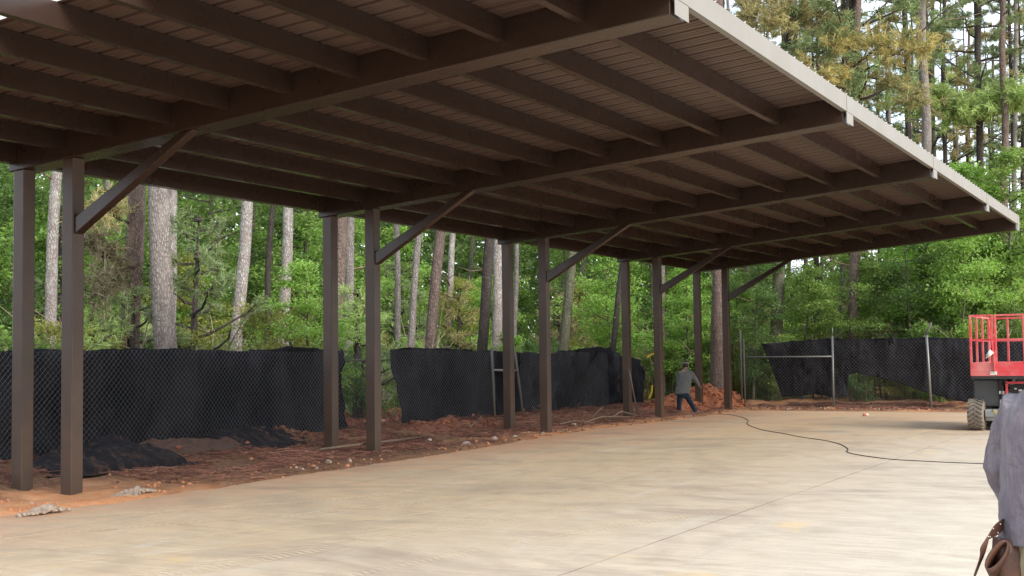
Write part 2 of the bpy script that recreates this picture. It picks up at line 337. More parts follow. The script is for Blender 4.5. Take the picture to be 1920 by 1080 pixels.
def slab_mat():
    m = NM('dusty_concrete', .78, 0, .3)
    sep = m.n.new('ShaderNodeSeparateXYZ'); m.L(m.tc.outputs['Object'], sep.inputs[0])
    big = m.ramp(m.noise(.35, 6, .6, (1, .7, 1), (0, 0, .5), dist=.6), [(.34, 0.), (.66, 1.)])
    streak = m.ramp(m.noise(1.0, 8, .68, (.55, 3.0, 1), (0, 0, R(-24)), dist=.5), [(.33, 0.), (.68, 1.)])
    fine = m.ramp(m.noise(7, 8, .7, (.5, 1.6, 1), (0, 0, R(-20))), [(.3, 0.), (.7, 1.)])
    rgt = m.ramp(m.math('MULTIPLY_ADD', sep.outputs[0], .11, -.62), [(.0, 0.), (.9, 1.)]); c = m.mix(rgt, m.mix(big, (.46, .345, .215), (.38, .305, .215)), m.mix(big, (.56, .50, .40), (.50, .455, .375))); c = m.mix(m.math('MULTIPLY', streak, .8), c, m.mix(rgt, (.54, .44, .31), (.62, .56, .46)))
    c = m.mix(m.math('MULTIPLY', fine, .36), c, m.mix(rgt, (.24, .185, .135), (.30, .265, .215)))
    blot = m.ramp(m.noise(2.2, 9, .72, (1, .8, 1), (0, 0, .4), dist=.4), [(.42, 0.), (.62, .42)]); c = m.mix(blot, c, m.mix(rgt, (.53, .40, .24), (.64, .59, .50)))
    arcs = m.n.new('ShaderNodeTexWave'); arcs.wave_type = 'RINGS'; arcs.rings_direction = 'Z'; arcs.inputs['Scale'].default_value = .55; arcs.inputs['Distortion'].default_value = 9; arcs.inputs['Detail'].default_value = 5; arcs.inputs['Detail Scale'].default_value = 1.4
    am = m.n.new('ShaderNodeMapping'); am.inputs['Location'].default_value = (-16, -22, 0); am.inputs['Scale'].default_value = (1, .75, 1); m.L(m.tc.outputs['Object'], am.inputs[0]); m.L(am.outputs[0], arcs.inputs[0])
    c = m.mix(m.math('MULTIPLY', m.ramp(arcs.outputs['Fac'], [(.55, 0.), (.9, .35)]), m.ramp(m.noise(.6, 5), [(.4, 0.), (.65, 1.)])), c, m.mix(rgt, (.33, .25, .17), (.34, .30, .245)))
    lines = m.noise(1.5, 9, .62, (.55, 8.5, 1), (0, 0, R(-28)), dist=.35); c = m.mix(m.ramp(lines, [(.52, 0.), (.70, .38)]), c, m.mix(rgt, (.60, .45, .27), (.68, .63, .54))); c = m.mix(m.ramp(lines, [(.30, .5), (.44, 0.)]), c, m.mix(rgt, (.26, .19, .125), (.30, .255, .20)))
    grit = m.ramp(m.noise(55, 3, .7), [(.35, .16), (.55, 0.)]); c = m.mix(grit, c, (.15, .12, .09))
    sw = m.ramp(m.noise(.8, 7, .6, (3.4, .6, 1), (0, 0, R(30)), dist=.9), [(.55, 0.), (.72, .55)]); c = m.mix(sw, c, (.50, .45, .375))
    clay = m.math('MULTIPLY', m.ramp(m.math('MULTIPLY_ADD', sep.outputs[0], -.22, 1.25), [(.18, 0.), (.95, 1.)]), m.ramp(m.noise(.9, 6, .65, (1, .6, 1)), [(.38, .15), (.62, 1.)]))
    far = m.ramp(m.math('MULTIPLY_ADD', sep.outputs[1], .06, -1.35), [(.0, 0.), (.9, .8)])
    edge = m.math('MULTIPLY', m.ramp(m.math('MULTIPLY_ADD', sep.outputs[0], -.55, 1.75), [(.15, 0.), (.85, 1.)]), m.ramp(m.noise(2.4, 8, .7), [(.36, 0.), (.56, 1.)])); c = m.mix(m.math('MULTIPLY', edge, .9), c, (.47, .225, .105)); c = m.mix(m.math('MULTIPLY', clay, .7), c, (.46, .235, .125)); c = m.mix(m.math('MULTIPLY', far, m.ramp(m.noise(.5, 5), [(.4, .2), (.6, 1.)])), c, (.50, .30, .165))
    spots = m.ramp(m.noise(.55, 4, .5, dist=.3), [(.66, 0.), (.70, .8)]); c = m.mix(m.math('MULTIPLY', spots, .6), c, (.60, .43, .20))
    stain = m.ramp(m.noise(.42, 6, .6, (1, 1.6, 1), (0, 0, .9), dist=.8), [(.50, 0.), (.66, .55)]); c = m.mix(stain, c, (.24, .19, .15))
    pebb = m.ramp(m.noise(26, 3, .6), [(.70, 0.), (.74, .6)]); c = m.mix(pebb, c, (.20, .13, .09))
    # saw cut joints
    def joint(ax, off, per):
        f = m.math('FRACT', m.math('MULTIPLY_ADD', ax, 1 / per, off)); a = m.math('ABSOLUTE', m.math('SUBTRACT', f, .5))
        return m.math('LESS_THAN', a, .0075 / per)
    wob = m.math('MULTIPLY_ADD', m.noise(1.5, 3), .04, -.02)
    jx = joint(m.math('ADD', sep.outputs[0], wob), .5 - 9.42 / 6, 6.0); jy = joint(m.math('ADD', sep.outputs[1], wob), .5 - 20.2 / 6, 6.0)
    j = m.math('MULTIPLY', m.math('MAXIMUM', jx, m.math('MULTIPLY', jy, .5)), m.ramp(m.noise(.7, 4), [(.35, .35), (.6, .95)])); c = m.mix(j, c, (.12, .095, .08))
    hs = m.n.new('ShaderNodeHueSaturation'); hs.inputs['Saturation'].default_value = .97; hs.inputs['Value'].default_value = 1.03; m.L(c, hs.inputs['Color']); c = hs.outputs[0]
    m.color(c); h = m.math('ADD', m.noise(14, 8, .7), m.math('MULTIPLY', streak, .4)); m.bump(h, .35, .012); return m.m
ys = np.arange(3, 38.3, .06); poly = [(edge_x(y), y, 0) for y in ys] + [(x, back_y(x), 0) for x in np.arange(1.25, 18, .15)] + [(60, BACK, 0), (60, -40, 0), (1.9, -40, 0)]
mb = MB(); n = len(poly); mb.add(poly + [(x, y, -.12) for x, y, z in poly], [list(range(n))] + [(i, i + n, (i + 1) % n + n, (i + 1) % n) for i in range(n)])
sl = mb.build('concrete_slab', slab_mat()); tag(sl, kind='structure')
# dusty tyre prints on the slab
def track_mat():
    m = NM('tyre_print_dust', .9, 0, .1); uv = m.n.new('ShaderNodeSeparateXYZ'); m.L(m.tc.outputs['UV'], uv.inputs[0])
    a = m.math('ABSOLUTE', m.math('SUBTRACT', uv.outputs[0], .5))
    ph = m.math('FRACT', m.math('MULTIPLY_ADD', uv.outputs[1], 1.0, m.math('MULTIPLY', a, 1.6)))
    lug = m.ramp(m.math('ABSOLUTE', m.math('SUBTRACT', ph, .5)), [(.08, 1.), (.36, 0.)])
    edge = m.ramp(a, [(.36, 1.), (.5, 0.)]); br = m.ramp(m.noise(1.3, 6, .7), [(.36, 0.), (.56, 1.)])
    al = m.math('MULTIPLY', m.math('MULTIPLY', lug, edge), m.math('MULTIPLY', br, .5))
    m.color((.70, .59, .43)); m.L(al, m.b.inputs['Alpha']); return m.m
tv = []; tf = []; tuv = []
def track(pts, w=.28):
    pts = [Vector((p[0], p[1])) for p in pts]; fine = []
    for i in range(len(pts) - 1):
        p0 = pts[max(i - 1, 0)]; p1 = pts[i]; p2 = pts[i + 1]; p3 = pts[min(i + 2, len(pts) - 1)]
        for k in range(12):
            t = k / 12; fine.append(.5 * ((2 * p1) + (p2 - p0) * t + (2 * p0 - 5 * p1 + 4 * p2 - p3) * t * t + (3 * p1 - p0 - 3 * p2 + p3) * t ** 3))
    s = 0; o = len(tv)
    for i, p in enumerate(fine):
        d = (fine[min(i + 1, len(fine) - 1)] - fine[max(i - 1, 0)]).normalized(); nrm = Vector((d.y, -d.x))
        if i: s += (p - fine[i - 1]).length
        for sgn in (-1, 1): tv.append((*(p + nrm * sgn * w / 2), .004)); tuv.append(((sgn + 1) / 2, s / .085))
        if i: b = o + 2 * i; tf.append((b - 2, b - 1, b + 1, b))
track([(6.2, 6.5), (6.65, 8.7), (7.0, 10.8), (7.35, 12.2), (7.9, 14.5), (9.0, 17)], .46)
track([(7.6, 6.2), (7.9, 8.5), (8.3, 10.6), (8.8, 12.4), (9.6, 14.5)])
track([(3.4, 8.2), (4.1, 9.9), (5.0, 11.3), (5.7, 13.2), (5.9, 15.6), (5.6, 19)], .25)
track([(2.6, 9.8), (3.6, 11.2), (4.6, 13), (5.0, 15), (4.9, 18)], .22)
track([(8.6, 29), (8.2, 24), (7.0, 19), (6.6, 16)], .3)
nl0 = len(tf)
for pts_, w_ in (([(2.9, 7.2), (3.7, 9.0), (4.6, 10.6), (5.4, 12.4), (5.8, 14.8)], .10), ([(3.9, 6.9), (4.7, 8.6), (5.5, 10.1), (6.2, 11.8), (6.6, 14), (6.7, 18)], .12), ([(4.6, 6.6), (5.5, 8.2), (6.3, 9.8), (6.9, 12)], .08), ([(2.4, 8.4), (3.3, 10.4), (4.2, 12.6), (4.6, 15.5)], .07),
                 ([(3.0, 20), (5.2, 24), (8.0, 27.5), (11, 29.5)], .16)): track(pts_, w_)
def band_mat():
    m = NM('wheel_band_dust', .9, 0, .1); uv = m.n.new('ShaderNodeSeparateXYZ'); m.L(m.tc.outputs['UV'], uv.inputs[0]); a = m.math('ABSOLUTE', m.math('SUBTRACT', uv.outputs[0], .5))
    m.color((.70, .57, .38)); m.L(m.math('MULTIPLY', m.ramp(a, [(.1, 1.), (.5, 0.)]), m.ramp(m.noise(1.8, 7, .75), [(.40, 0.), (.68, .55)])), m.b.inputs['Alpha']); return m.m
me = bpy.data.meshes.new('tyre_prints'); me.from_pydata(tv, [], tf); uvl = me.uv_layers.new(name='uv')
for l in me.loops: uvl.data[l.index].uv = tuv[l.vertex_index]
me.materials.append(track_mat()); me.materials.append(band_mat()); me.polygons.foreach_set('material_index', [0 if i < nl0 else 1 for i in range(len(tf))]); tp = link('tyre_prints', me); tag(tp, kind='structure')

# ------------------------------------------------------------------ carport
YS = [4.84, 11.675, 18.517, 25.208, 31.925, 37.503]
XE = 9.369; Z0 = 4.363; SL = .0813; XB = .943
def zb(x): return Z0 + SL * x             # underside of the beams
BD = .38                                  # beam depth = underside of roof sheet above beam underside
carport = empty('carport', (0, YS[1], 0), 'long brown steel carport with sloping ribbed roof on pairs of square posts', 'carport')
PW = .2
BW = .37                                  # the beams are wider than the posts and flush with them on the near side
def part(mb, name, m, bevel=.006, **k): return mb.build(name, m, carport, bevel=bevel, **k)
for k, y in enumerate(YS):
    for x in (-PW / 2, XB - PW / 2):
        cx = x - 0.0; mb = MB()
        mb.add([(cx - PW / 2, y, -.35), (cx + PW / 2, y, -.35), (cx + PW / 2, y + PW, -.35), (cx - PW / 2, y + PW, -.35),
                (cx - PW / 2, y, zb(cx - PW / 2) - .003), (cx + PW / 2, y, zb(cx + PW / 2) - .003), (cx + PW / 2, y + PW, zb(cx + PW / 2) - .003), (cx - PW / 2, y + PW, zb(cx - PW / 2) - .003)],
               [(0, 3, 2, 1), (4, 5, 6, 7), (0, 1, 5, 4), (1, 2, 6, 5), (2, 3, 7, 6), (3, 0, 4, 7)])
        part(mb, 'post', M['post'], .012)
    mb = MB(); xa = -.30; xe = XE - .004
    mb.add([(xa, y, zb(xa)), (xe, y, zb(xe)), (xe, y + BW, zb(xe)), (xa, y + BW, zb(xa)), (xa, y, zb(xa) + BD), (xe, y, zb(xe) + BD), (xe, y + BW, zb(xe) + BD), (xa, y + BW, zb(xa) + BD)],
           [(0, 3, 2, 1), (4, 5, 6, 7), (0, 1, 5, 4), (1, 2, 6, 5), (2, 3, 7, 6), (3, 0, 4, 7)])
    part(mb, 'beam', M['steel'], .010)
    # knee brace
    mb = MB(); bw = .14
    a = Vector((XB - .06, y + PW / 2, 3.40)); b = Vector((2.92, y + PW / 2, zb(2.92) + .05)); d = (b - a)
    hz = .115
    x0 = XB + .003; x1t = 2.80; x1b = 3.0
    zl, zu = 3.42, 3.64
    mb.add([(x0, y + .03, zl), (x0, y + .03, zu), (x1t - .03, y + .03, zb(x1t - .03) - .003), (x1b, y + .03, zb(x1b) - .003),
            (x0, y + .17, zl), (x0, y + .17, zu), (x1t - .03, y + .17, zb(x1t - .03) - .003), (x1b, y + .17, zb(x1b) - .003)],
           [(0, 1, 2, 3), (7, 6, 5, 4), (0, 4, 5, 1), (1, 5, 6, 2), (2, 6, 7, 3), (3, 7, 4, 0)])
    part(mb, 'knee_brace', M['steel'], .008)
    # light end plate closing the beam
    mb = MB(); mb.box((XE + .044, y - .004, zb(XE) - .012), (XE + .050, y + BW + .008, 5.282))
    mb.box((XE + .052, y - .004, 5.284), (XE + .055, y + BW + .012, 5.524))
    part(mb, 'end_plate', M['fascia'], 0)
PX = [-.21 + .96 * i for i in range(10)]      # purlin lines
YC = 8.2                                       # edge of the roof sheeting
for k in range(5):
    ya, yb_ = YS[k] + BW + .002, YS[k + 1] - .002
    for i, x in enumerate(PX):
        zt = zb(x) + BD - .002; zbm = zt - .25; mb = MB(); w = .10
        # Z purlin: web, bottom flange with lip, top flange
        prof = [(0, zt), (w, zt), (w, zt - .02), (w - .003, zt - .02), (w - .003, zt - .003), (.004, zt - .003), (.004, zbm + .004), (-w + .003, zbm + .004), (-w + .003, zbm + .022), (-w, zbm + .022), (-w, zbm), (.0, zbm)]
        if i == 0: prof = [(-.09, zt), (.06, zt), (.06, zbm - .03), (-.09, zbm - .03)]
        else: prof = [(-.0, zt), (-w, zt), (-w, zt - .003), (-.004, zt - .003), (-.004, zbm + .004), (-w, zbm + .004), (-w, zbm), (0, zbm)]
        n = len(prof); mb.add([(x + px_, ya, pz) for px_, pz in prof] + [(x + px_, yb_, pz) for px_, pz in prof],
                              [[i_, (i_ + 1) % n, (i_ + 1) % n + n, i_ + n] for i_ in range(n)] + [list(range(n)), list(range(n, 2 * n))[::-1]])
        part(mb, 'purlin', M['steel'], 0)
# clip angles along the beams, where the sheet edge is carried
# fascia: channel along the front edge, one length per bay
for k in range(5):
    mb = MB(); y0, y1 = YS[k] + .05, YS[k + 1] + .05 - .003
    zc0, zc1 = 5.284, 5.532
    mb.box((XE + .046, y0, zc0), (XE + .050, y1, zc1)); mb.box((XE - .03, y0, zc0), (XE + .0455, y1, zc0 + .004)); mb.box((XE - .03, y0, zc0 + .0045), (XE - .026, y1, zc0 + .03))
    o = part(mb, 'fascia', M['fascia'], 0)
    mb = MB(); mb.box((XE - .034, YS[k] + BW + .004, zc0 + .035), (XE - .028, YS[k + 1] - .003, zc1 - .035)); part(mb, 'fascia_backing', M['steel'], 0)
# ribbed roof sheet
yy = []; zz = []; y = YC; per = 1 / 3
prof = [(0, 0), (.045, 0), (.058, .049), (.092, .049), (.105, 0), (.165, 0), (.171, .006), (.189, .006), (.195, 0), (.245, 0), (.251, .006), (.269, .006), (.275, 0)]
while y < YS[5] + .5:
    for a, b in prof:
        yy.append(y + a); zz.append(b)
    y += per
nn_ = len(yy); xs = [-.36, 2, 4.5, 7, XE + .040]; Vv = []; 
for x in xs:
    for a, b in zip(yy, zz): Vv.append((x, a, zb(x) + BD + .0015 + b))
top0 = len(Vv)
for x in xs:
    for a, b in zip(yy, zz): Vv.append((x, a, zb(x) + BD + .0055 + b))
fs = []; mi = []
for i in range(len(xs) - 1):
    for j in range(nn_ - 1):
        a = i * nn_ + j; fs.append((a, a + 1, a + 1 + nn_, a + nn_)); mi.append(0); fs.append((a + top0, a + nn_ + top0, a + 1 + nn_ + top0, a + 1 + top0)); mi.append(1)
e = (len(xs) - 1) * nn_
for j in range(nn_ - 1):
    fs.append((e + j, e + j + 1, e + j + 1 + top0, e + j + top0)); mi.append(1); fs.append((j, j + top0, j + 1 + top0, j + 1)); mi.append(1)
for j in (0, nn_ - 1):
    for i in range(len(xs) - 1): a = i * nn_ + j; fs.append((a, a + nn_, a + nn_ + top0, a + top0)); mi.append(1)
me = arr_mesh('roof_sheet', Vv, fs, [M['decku'], M['deckt']], mi); rs = link('roof_sheet', me, carport, world=True)
# ------------------------------------------------------------------ chain link fences
FX = -2.4; FY = 39.4
def chain(P, U, length, h, z0, name, parent, r=.0021, s=.105):
    """diamond wires in the plane spanned by U and z, from point P"""
    P = np.array(P, float); U = np.array(U, float); nrm = np.array([-U[1], U[0], 0]) * .003; A = []; B = []
    k = np.arange(-h, length, s)
    for sgn in (1, -1):
        for t in k:
            a, b = t, t + h
            za, zc = z0, z0 + h
            lo = max(a, 0); hi = min(b, length)
            if hi - lo < .01: continue
            f0 = (lo - a) / h; f1 = (hi - a) / h
            if sgn < 0: f0, f1 = 1 - f0, 1 - f1
            A.append(P + U * lo + nrm * sgn + [0, 0, z0 + f0 * h]); B.append(P + U * hi + nrm * sgn + [0, 0, z0 + f1 * h])
    # cut in pieces so the wire can belly a little
    A = np.array(A); B = np.array(B); n = 6; P0 = []; P1 = []
    def warp(p):
        p = p.copy(); u = (p - P) @ U; w = .035 * np.sin(u * 1.1) + .03 * np.sin(u * 2.7 + 1); zz = (p[:, 2] - z0) / h
        p += np.outer(w * (1.2 - zz), [-U[1], U[0], 0]); p[:, 2] += .02 * np.sin(u * .8) * zz; return p
    for i in range(n):
        P0.append(warp(A + (B - A) * i / n)); P1.append(warp(A + (B - A) * (i + 1) / n))
    V_, F_ = bars(np.concatenate(P0), np.concatenate(P1), r)
    return link(name, arr_mesh(name, V_, F_, M['wire']), parent, world=True)
lf = empty('chain_link_fence', (FX, 22, 0), 'long chain-link fence running behind the paired posts along the woods, covered by black cloth', 'fence')
chain((FX, 7.0, 0), (0, 1, 0), 21.7, 1.85, .08, 'wire_mesh', lf); chain((FX, 30.1, 0), (0, 1, 0), 6.6, 1.8, .08, 'wire_mesh', lf)
for y in (8.2, 11.3, 14.4, 17.5, 20.6, 23.5, 33.3, 36.7):
    mb = MB(); mb.tube([(FX - .36, y, -.1), (FX - .36, y, 1.82)], .028); mb.build('post', M['galv'], lf, True)
mb = MB(); mb.tube([(FX - .36, 7, 1.72), (FX - .36, 28.7, 1.72)], .018, 6); mb.build('rail', M['dirtypipe'], lf, True)
for (xa, ya_, xb_, yb2) in ((922, 655, 928, 799), (965, 655, 983, 799)):
    a = onplane(xa, ya_, 0, FX + .12); b = onplane(xb_, yb2, 0, FX + .3); mb = MB(); mb.tube([b, b * .5 + a * .5 + [0, 0, 0], a], .036); mb.build('gate_post', M['dirtypipe'], lf, True)
    if xa < 940: ga = a * .27 + b * .0 + onplane(923, 693, 0, FX + .16) * .73; ga = onplane(923, 694, 0, FX + .17)
mb = MB(); mb.tube([ga, onplane(971, 695, 0, FX + .17)], .03); mb.build('gate_rail', M['galv'], lf, True)
rf = empty('chain_link_fence', (4, FY, 0), 'chain-link fence across the far end of the slab with one bent-arm post', 'fence')
chain((.75, FY, 0), (1, 0, 0), 14, 2.08, .05, 'wire_mesh', rf, .0020, .11)
mb = MB(); mb.tube([(.68, FY, -.2), (.68, FY, 2.55)], .032); mb.build('post', M['dirtypipe'], rf, True)
mb = MB(); mb.tube([(.82, FY - .1, -.2), (.82, FY - .1, 2.25)], .026); mb.build('post', M['dirtypipe'], rf, True)
mb = MB(); mb.tube([(3.66, FY - .06, -.2), (3.68, FY - .06, 2.3)], .034); mb.tube([(3.68, FY - .06, 2.3), (3.69, FY - .06, 2.55)], .02); mb.build('post', M['galv'], rf, True)
mb = MB(); mb.tube([(6.60, FY - .06, -.2), (6.56, FY - .06, 1.2), (6.52, FY - .06, 2.28)], .042); mb.tube([(6.52, FY - .06, 2.28), (6.56, FY - .1, 2.38), (6.72, FY - .3, 2.62)], [.045, .04, .022]); mb.build('post', M['galv'], rf, True)
mb = MB(); mb.tube([(9.6, FY - .06, -.2), (9.6, FY - .06, 2.3)], .048); mb.build('post', M['galv'], rf, True)
mb = MB(); mb.tube([(12.6, FY - .06, -.2), (12.6, FY - .06, 2.3)], .048); mb.build('post', M['galv'], rf, True)
mb = MB(); mb.tube([(.85, FY - .07, 1.665), (3.66, FY - .07, 1.655)], .024); mb.build('rail', M['galv'], rf, True)
mb = MB()
for dz, dy in ((2.32, -.04), (2.44, -.12), (2.56, -.2)):
    mb.tube([(3.7, FY - .06, 2.26 + (dz - 2.3) * .6)] + [(3.7 + t * 10, FY + dy, dz + .02 * math.sin(t * 20)) for t in np.linspace(.05, 1, 12)], .0028, 4)
mb.build('barbed_wire', M['dirtypipe'], rf)

# ------------------------------------------------------------------ black windscreen cloths
def cloth(name, label, axis, val, top, bot, lean=0, nseg=140, nv=34, amp=.05, seed=0, pile=0, out=1, left=None, right=None):
    tx = [p[0] for p in top]; bx = [p[0] for p in bot]; Vv = []
    for i in range(nseg + 1):
        t = i / nseg
        xt = tx[0] + (tx[-1] - tx[0]) * t; xb_ = bx[0] + (bx[-1] - bx[0]) * t
        a = onplane(xt, np.interp(xt, tx, [p[1] for p in top]), axis, val); b = onplane(xb_, np.interp(xb_, bx, [p[1] for p in bot]), axis, val)
        for j in range(nv + 1):
            s = j / nv; p = a * (1 - s) + b * s
            u_ = p[1 - axis]
            q_ = Vector((p[0] * .9 + seed, p[1] * .9, p[2] * .55)); w = noise.fractal(q_, .8, 2, 4) * amp * 1.6 + amp * .7 * (1 - abs(noise.noise(Vector((u_ * 1.1 + s * 1.7 + seed, s * 1.2, 2)))) * 2.4)
            u_ = p[1 - axis]
            w += amp * .5 * math.sin(u_ * 5.1 + 2 * noise.noise(Vector((u_, s * 2, seed)))) * (1 - s) + amp * .35 * noise.noise(Vector((u_ * 6, s * 1.2, seed)))
            bulge = 0
            if pile: bulge = pile * max(0, s - .62) ** 1.6 * 2.6 * max(0, .35 + noise.noise(Vector((u_ * .55, 4, seed)))) 
            p = p.copy(); p[axis] += out * (w + bulge)
            p[2] += (1 - s) ** 3 * (.05 * noise.noise(Vector((u_ * 1.3, 3, seed))) + .025 * noise.noise(Vector((u_ * 5, 3, seed))))
            if s > .9 and pile: p[2] += .12 * noise.noise(Vector((u_ * 1.5, 9, seed)))
            Vv.append(p)
    Vv = np.array(Vv); m = nv + 1
    I, J = np.meshgrid(np.arange(nseg), np.arange(nv), indexing='ij'); a = (I * m + J).ravel()
    org = Vv.mean(0); org[2] = 0
    me = arr_mesh(name, Vv - org, np.stack([a, a + 1, a + 1 + m, a + m], 1), M['cloth'], smooth=True)
    o = link(name, me, loc=org); sm = o.modifiers.new('thickness', 'SOLIDIFY'); sm.thickness = .008
    return tag(o, label, 'fence screen', 'black cloth screens hung on the fences')
cloth('fence_screen', 'longest black cloth screen on the fence behind the first post pair, crumpled along its foot', 0, FX - .20,
      [(-190, 652), (0, 655), (150, 656), (240, 653), (420, 657), (500, 656), (545, 650), (590, 653), (643, 657)],
      [(-190, 905), (0, 886), (130, 878), (210, 878), (300, 868), (420, 852), (520, 845), (643, 832)], nseg=360, amp=.085, pile=.6, seed=2)
cloth('fence_screen', 'black cloth screen with a slanting left edge between the second and third post pairs', 0, FX - .20,
      [(735, 657), (760, 652), (800, 652), (860, 655), (928, 658), (968, 659)], [(754, 823), (790, 820), (830, 812), (870, 806), (928, 800), (968, 799)], nseg=130, amp=.075, seed=5, pile=.1)
cloth('fence_screen', 'black cloth screen sagging off the fence between the third and fourth post pairs', 0, FX - .22,
      [(966, 661), (1030, 662), (1060, 656), (1100, 651), (1130, 650), (1158, 658), (1180, 672), (1207, 688)], [(966, 799), (1040, 795), (1110, 782), (1150, 778), (1180, 775), (1198, 768)], nseg=190, amp=.19, seed=9)
cloth('fence_screen', 'black cloth screen on the far fence with its torn left corner hanging loose', 1, FY + .16,
      [(1430, 645), (1470, 640), (1520, 637), (1566, 634)], [(1468, 744), (1500, 742), (1535, 738), (1562, 745), (1590, 742)], nseg=110, amp=.09, seed=12, out=-1)
cloth('fence_screen', 'black cloth screen on the far fence lifted into an arch beside the bent-arm post', 1, FY + .16,
      [(1564, 634), (1600, 636), (1660, 634), (1700, 633), (1738, 632)], [(1588, 745), (1592, 702), (1606, 699), (1640, 706), (1680, 716), (1740, 737)], nseg=120, amp=.05, seed=15, out=-1)
cloth('fence_screen', 'black cloth screen on the far fence right of the bent-arm post, behind the red lift', 1, FY + .16,
      [(1739, 632), (1800, 634), (1860, 635), (1990, 636)], [(1742, 737), (1790, 750), (1830, 756), (1990, 757)], nseg=150, amp=.07, seed=18, out=-1)
# knot of cloth tied to the top of the far fence
p = onplane(1671, 634, 1, FY - .03); mb = MB(); mb.tube([p + [-.06, 0, -.22], p + [-.02, -.05, -.05], p + [.02, -.04, .06], p + [.07, -.05, -.06], p + [.05, -.03, -.17]], [.02, .05, .035, .05, .015], 7)
o = mb.build('cloth_knot', M['cloth'], smooth=True, org=tuple(p)); tag(o, 'knotted black cloth scrap tied on top of the far fence', 'cloth')

# ------------------------------------------------------------------ litter, soil, small things
def straw(n, xr, yr, rad=.003, L=.16, dz=.02, dens=None):
    x = rng.uniform(*xr, n); y = rng.uniform(*yr, n); keep = []
    for i in range(n):
        e = min(edge_x(y[i]), 99) if y[i] < BACK else 99
        s = (e - x[i]) if y[i] < BACK else y[i] - BACK
        keep.append(s > -.05 and not (y[i] < 13.2 and x[i] > -.5 + .5 * noise.noise(Vector((y[i] * 1.2, 1, 1)))) and (s > .8 or rng.random() < .4) and (s > .5 or rng.random() < .35) and noise.noise(Vector((x[i] * .9, y[i] * .6, 3))) > -.28)
    x = x[keep]; y = y[keep]; z = np.array([max(terrain(a, b), 0 if b < BACK and a > edge_x(b) else -1) for a, b in zip(x, y)]) + rng.uniform(0.004, dz, len(x))
    th = rng.uniform(0, 6.28, len(x)); l = L * rng.uniform(.4, 1.2, len(x)); ph = rng.normal(0, .12, len(x))
    d = np.stack([np.cos(th), np.sin(th), ph], 1) * l[:, None] * .5; P = np.stack([x, y, z], 1)
    return bars(P - d, P + d, rad)
Va, Fa = straw(42000, (-3.2, 2.0), (9, 38.3), .0045, .24, .05); Vb, Fb = straw(12000, (1.0, 13), (38.35, 41), .0045, .24, .05)
Vm, Fm, Im = merge([(Va, Fa, 0), (Vb, Fb, 0)])
strawmat = leafmat('pine_straw', [(.085, .046, .026), (.13, .075, .042), (.06, .034, .02), (.19, .125, .07)], .0, .8)
ps = link('pine_straw', arr_mesh('pine_straw', Vm, Fm, strawmat)); tag(ps, 'fallen brown pine needles strewn along the foot of the fences', kind='stuff')
def lump(mb, c, r, seed, flat=.6, sub=2, rough=.35):
    bm = bmesh.new(); bmesh.ops.create_icosphere(bm, subdivisions=sub, radius=1)
    o = len(mb.v)
    for v in bm.verts:
        k = 1 + rough * noise.noise(v.co * 1.3 + Vector((seed, seed * 2, 0))) + rough * .5 * noise.noise(v.co * 3.1 + Vector((seed, 0, 5)))
        mb.v.append((c[0] + v.co.x * r * k, c[1] + v.co.y * r * k * .9, c[2] + v.co.z * r * k * flat))
    bm.faces.ensure_lookup_table()
    for f_ in bm.faces: mb.f.append([o + v.index for v in f_.verts]); mb.m.append(mb.cur)
    bm.free()
# clods along the edge (stuff) and a few single rocks
mb = MB(); mats3 = [simple('clay_clod', (.50, .23, .11), (.38, .16, .075), 9, .95, bump=.6, bd=.01), M['rock'], simple('dark_clod', (.13, .07, .048), (.08, .045, .032), 9, .95, bump=.6, bd=.01)]
for i in range(800):
    y = 8 + 30 * random.random() ** 1.1; e = edge_x(y); x = e - abs(random.gauss(.0, 1.0)) + .06
    if x < -3: continue
    mb.cur = random.choices([0, 1, 2], [8, .5, .6] if y < 13.5 else [3, .6, 6])[0]
    r = random.choice([.012, .018, .022, .03, .04]) * random.uniform(.6, 1.2); lump(mb, (x, y, max(0 if x > e else -1, terrain(x, y)) + r * .2), r, i * .37, .7, 1)
for i in range(500):
    x = random.uniform(1.2, 12); y = BACK + .05 + abs(random.gauss(0, .6)); mb.cur = random.choice([0, 2, 2, 1]); r = random.uniform(.015, .045)
    lump(mb, (x, y, terrain(x, y) + r * .2), r, i * .31, .7, 1)
o = mb.build('soil_clods', mats3); tag(o, 'crumbs of red clay and gravel scattered along the slab edge', kind='stuff')
for i, (px, py, r, lab) in enumerate([(440, 834, .10, 'pale rounded stone beside the crumpled cloth, left of the second post pair'), (874, 834, .085, 'pale stone at the slab edge nearest the third post pair'),
        (927, 824, .075, 'flat light stone just left of the foot of the third post pair'), (805, 826, .05, 'small white stone on pine straw between the second and third post pairs'),
        (1076, 797, .06, 'upright pale stone right of the third post pair'), (616, 868, .06, 'small light stone in front of the second post pair')]):
    g_ = onground(px, py); p = onground(px, py, terrain(g_[0], g_[1])); mb = MB(); lump(mb, (0, 0, 0), r, i * 3.3 + 1, .6, 3); o = mb.build('rock', M['rock'], smooth=True); o.location = (p[0], p[1], p[2] + r * .2)
    tag(o, lab, 'rock', 'loose stones along the slab edge')
